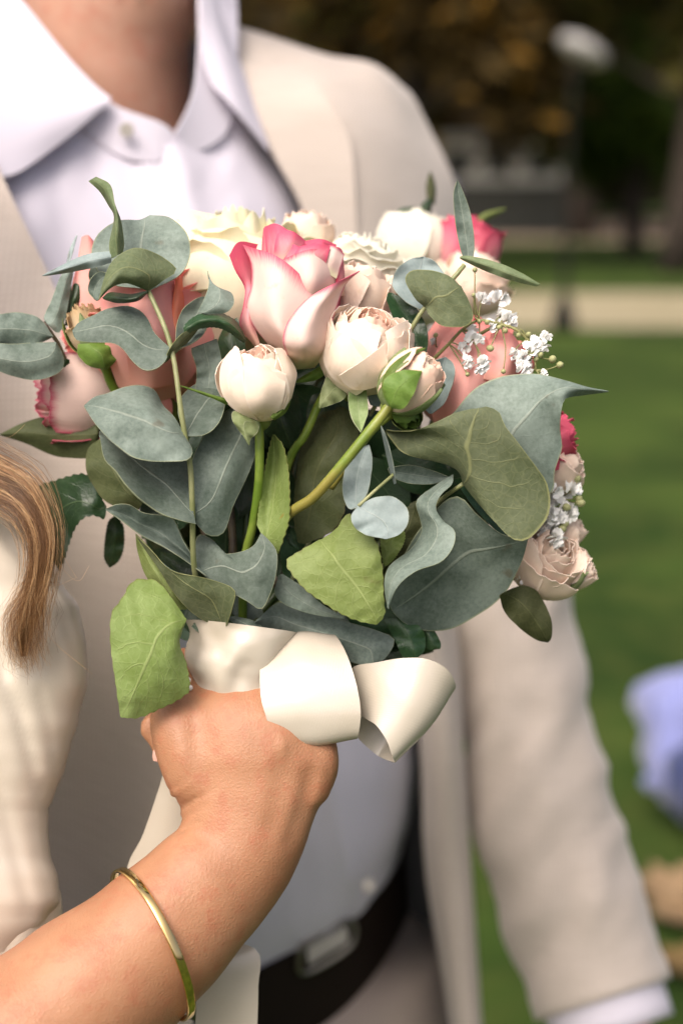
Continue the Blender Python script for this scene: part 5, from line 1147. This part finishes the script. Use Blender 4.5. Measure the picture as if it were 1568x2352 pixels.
leaf(BQ, 'rt', [(960, 492, 18), (968, 470), (985, 455)], [(985, 495, 18), (990, 478), (990, 460)], z=(18, 18), n=10, m=5, name='rose_leaf')
leaf(BQ, 'rd', [(982, 470, 19), (978, 430), (986, 395)], [(998, 470, 19), (1000, 430), (990, 395)], z=(19, 20), n=10, m=5, name='rose_leaf')
leaf(BQ, 'ru', [(1075, 520, 19), (1110, 490), (1160, 478)], [(1078, 535, 19), (1120, 505), (1160, 482)], z=(19, 21), n=10, m=5, name='rose_leaf')

# ------------------------------------------------------------------ baby's breath
def blossom_mesh(seed, r):
    rn = random.Random(seed); v, f = [], []
    for k in range(26):
        d = Vector((rn.gauss(0, 1), rn.gauss(0, 1), abs(rn.gauss(0, 1)) + .2)).normalized(); e = d.orthogonal().normalized(); s = d.cross(e)
        w_ = r * rn.uniform(.28, .42); b = len(v)
        v += [d * r * .15, d * r * .6 + e * w_, d * r * rn.uniform(.9, 1.15) + e * w_ * .5 + s * w_ * .3, d * r * rn.uniform(.9, 1.15) - e * w_ * .5 + s * w_ * .3, d * r * .6 - e * w_]
        f += [(b, b + 1, b + 2), (b, b + 2, b + 3), (b, b + 3, b + 4)]
    me = bpy.data.meshes.new('blossom'); me.from_pydata(v, [], f); me.materials.append(GYP); me.polygons.foreach_set('use_smooth', [True] * len(me.polygons)); return me
BM = [blossom_mesh(k, .0036) for k in range(4)]
v, f, rr = [], [], []
for i in range(7):
    th = math.pi * i / 6; rr.append([Vector((math.cos(q) * math.sin(th), math.sin(q) * math.sin(th), -1.15 * math.cos(th))) * .0013 for q in [2 * math.pi * k / 8 for k in range(8)]])
loft_into(v, f, rr); BUDM = bpy.data.meshes.new('flower_bud'); BUDM.from_pydata(v, [], f); BUDM.materials.append(GYP_BUD)
BUDM.polygons.foreach_set('use_smooth', [True] * len(BUDM.polygons))
def sprig(origin, heads, buds, seed, joints):
    rn = random.Random(seed); v, f = [], []
    base = P(*origin)
    js = [P(*j) for j in joints]
    tube_into(v, f, [base] + js, [.0009, .0007, .0004], 6, 16)
    places = []
    for (x, y, z, s) in heads: places.append((P(x, y, z), BM, s))
    for (x, y, z, s) in buds: places.append((P(x, y, z), None, s))
    for p, m_, s in places:
        j = min(js, key=lambda q: (q - p).length)
        tube_into(v, f, [j, j.lerp(p, .5) + Vector((rn.gauss(0, .0015), 0, rn.gauss(0, .0015))), p], [.0004, .0003, .00028], 5, 7)
    root = mesh_obj('gypsophila_sprig', v, f, GYP_STEM, BQ)
    for p, m_, s in places:
        me = rn.choice(m_) if m_ else BUDM
        o = bpy.data.objects.new('blossom' if m_ else 'flower_bud', me); put(o, root, p)
        s *= .85 if m_ else .72; o.scale = (s, s, s); d = (p - base).normalized() * .6 + Vector((rn.gauss(0, .4), -.7, .4 + rn.gauss(0, .3))); o.rotation_euler = d.to_track_quat('Z', 'Y').to_euler()
rn = random.Random(5)
sprig((980, 840, 2), [(1085, 780, .6, 1.3), (1065, 800, .8, 1.0), (1125, 750, .8, 1.1), (1098, 838, .2, 1.5), (1070, 832, .6, 1.1), (1110, 832, .1, 1.0), (1145, 690, 1.6, 1.6), (1105, 690, 2.0, 1.3), (1165, 735, 1.0, 1.5), (1150, 725, 1.4, 1.2), (1085, 760, 1.0, 1.0), (1100, 780, .5, .9)], [(1125, 800, .4, 1.7), (1073, 860, .3, 1.1), (1087, 678, .2, 1.0), (1090, 620, .2, 1.2), (1100, 738, .4, 1.2), (1118, 740, .4, 1.3), (1145, 752, .4, 1.1), (1160, 760, .4, 1.2), (1155, 853, .2, 1.2)], 3, [(1030, 790, 1.2), (1060, 758, .8), (1100, 735, .6), (1150, 745, .6)])
sprig((1050, 800, 2), [(1215, 805, .2, 1.35), (1225, 790, .2, 1.2), (1200, 822, .3, 1.3), (1198, 850, .1, 1.5), (1247, 795, .3, 1.0), (1252, 775, .4, .95), (1195, 835, .3, 1.1), (1180, 815, .8, 1.1), (1245, 860, .1, .8), (1235, 798, .2, .9)], [(1268, 825, .3, 1.9), (1285, 838, .3, 1.7), (1220, 812, .1, 1.5), (1240, 815, .1, 1.4), (1242, 883, .1, 1.7), (1213, 768, .3, 1.3), (1190, 770, .3, 1.2), (1230, 825, .2, 1.3)], 5, [(1130, 752, .8), (1170, 750, .5), (1210, 778, .4), (1225, 812, .3), (1230, 850, .2)])
hd = []; bd = []
for (x, y) in [(1262, 1085), (1275, 1105), (1300, 1110), (1270, 1130), (1290, 1135), (1262, 1150), (1285, 1160), (1305, 1175), (1265, 1180), (1280, 1190), (1250, 1205), (1240, 1220), (1265, 1215), (1275, 1235), (1255, 1190), (1290, 1120), (1310, 1125), (1300, 1185)]: hd.append((x, y, 2.2 + rn.random() * 1.2, rn.uniform(1.2, 1.7)))
for (x, y) in [(1328, 1145), (1332, 1155), (1300, 1165), (1295, 1203), (1290, 1215), (1325, 1100), (1235, 1175)]: bd.append((x, y, 2.4, rn.uniform(1.6, 2.2)))
hd.append((1212, 1330, 2.6, 1.6)); hd.append((1200, 1318, 2.8, 1.2))
sprig((1100, 1200, 3), hd, bd, 8, [(1200, 1180, 3.4), (1265, 1140, 3.4), (1280, 1200, 3.4), (1220, 1290, 3.2)])
sprig((900, 900, 4), [(1010, 830, 2.8, 1.2), (1000, 790, 3, 1.0), (1040, 770, 2.5, 1.0), (1020, 860, 2.6, 1.0)], [(1000, 770, 2.2, 1.2), (1030, 800, 2.2, 1.2)], 12, [(960, 850, 3), (1010, 800, 2.8)])

# ------------------------------------------------------------------ ribbon
v, f, rr = [], [], []
for i in range(60):
    t = i / 59; y = 1440 + 215 * t; ring = []
    for k in range(72):
        a = 2 * math.pi * k / 72
        dg_ = t + .28 * math.cos(a + .5) + .18 * noise.noise(Vector((math.cos(a) * 1.5, math.sin(a) * 1.5, 3)))
        pl = 0.15 * math.sin(10 * dg_ + 1.5 * noise.noise(Vector((math.cos(a) * 2.5, math.sin(a) * 2.5, t * 2)))) + .04 * noise.noise(Vector((math.cos(a) * 4, math.sin(a) * 4, t * 9)))
        rad = lerp(2.45, 2.05, t) + pl
        cx = lerp(556, 545, t)
        ring.append(P(cx + rad * 52.7 * math.cos(a), y + 26 * math.cos(a) * 0 + (38 * math.sin(a) * (-.15 + 1.0 * t)) * (1 if math.sin(a) > 0 else .4) + 16 * math.cos(a), 1.8 - rad * math.sin(a)))
    rr.append(ring)
loft_into(v, f, rr, cap=False)
wrap = mesh_obj('ribbon', v, f, RIBBON, BQ)
def rib(name, rows, n=40, m=14, disp=None): return sheet(name, grid_rows(rows, n, m, disp), RIBBON, wrap, .0005)
def straight(pairs, bow=0.0):
    return [[a, ((a[0] + b[0]) / 2 + c[0], (a[1] + b[1]) / 2 + c[1], (a[2] + b[2]) / 2 + c[2] + bow), b] for a, b, c in pairs]
O3 = (0, 0, 0)
rib('bow_loop', straight([((640, 1590, 2.6), (770, 1560, 2.6), O3), ((622, 1520, 2.0), (768, 1500, 2.0), (0, -18, 0)), ((606, 1494, 1.0), (766, 1459, 1.2), (-4, -24, 0)), ((599, 1520, .1), (784, 1480, .2), (0, -16, -.1)), ((597, 1560, -.6), (803, 1522, -.5), (0, -4, -.2)), ((601, 1610, -1.1), (820, 1580, -1.0), (0, 4, -.2)), ((614, 1656, -1.2), (828, 1638, -1.2), (0, 8, -.15)), ((620, 1690, -.8), (822, 1688, -.9), (-6, 18, -.1)), ((624, 1692, -.1), (816, 1690, -.1), (-6, 14, 0)), ((640, 1650, 1.0), (800, 1630, 1.0), O3), ((650, 1600, 1.8), (780, 1590, 1.8), O3)]), 60, 18, wrinkle(2.0, .035, 90, 60, .4))
rib('bow_loop', straight([((800, 1570, 1.4), (815, 1640, 1.4), O3), ((812, 1532, .8), (829, 1644, .5), O3), ((862, 1522, .3), (846, 1654, -.1), (6, 0, -.1)), ((922, 1512, -.1), (866, 1668, -.5), (8, 0, -.1)), ((981, 1514, -.4), (888, 1702, -.7), (10, 4, -.1)), ((1026, 1538, -.2), (902, 1742, -.5), (14, 6, 0)), ((1045, 1574, .5), (907, 1750, .3), (14, 4, 0)), ((1030, 1588, 1.3), (900, 1750, 1.1), (4, 0, 0)), ((960, 1590, 2.0), (868, 1736, 1.8), O3), ((870, 1580, 2.0), (830, 1704, 1.8), O3), ((830, 1570, 1.6), (812, 1680, 1.5), O3)]), 60, 16, wrinkle(6.0, .03, 90, 60, .8))
rib('tail', [[(380, 1760, 3.2), (405, 1765, 3.2), (430, 1770, 3.2)], [(366, 1810, 3.6), (392, 1830, 3.4), (425, 1850, 3.4)], [(330, 1915, 4.2), (375, 1925, 3.8), (430, 1940, 3.8)], [(292, 2006, 4.6), (350, 2020, 4.2), (430, 2040, 4.0)], [(340, 2110, 4.0), (395, 2130, 3.8), (465, 2150, 3.6)], [(430, 2200, 3.2), (500, 2195, 3.0), (588, 2180, 3.0)], [(450, 2290, 3.0), (515, 2290, 2.9), (593, 2270, 2.9)], [(448, 2380, 3.0), (515, 2385, 3.0), (590, 2380, 3.0)], [(446, 2560, 3.2), (515, 2560, 3.2), (584, 2560, 3.2)]], 50, 10)
def ball(name, x, y, z, r, mat, par):
    v, f, rr = [], [], []; c = P(x, y, z)
    for i in range(9):
        th = math.pi * (.02 + .96 * i / 8); rr.append([c + Vector((math.cos(q) * math.sin(th), math.sin(q) * math.sin(th), -math.cos(th))) * r for q in [2 * math.pi * k / 14 for k in range(14)]])
    loft_into(v, f, rr); return mesh_obj(name, v, f, mat, par)
for (x, y) in ((432, 1562), (436, 1580), (434, 1597)): ball('pearl_pin', x, y, .2, .0014, PEARL, wrap)
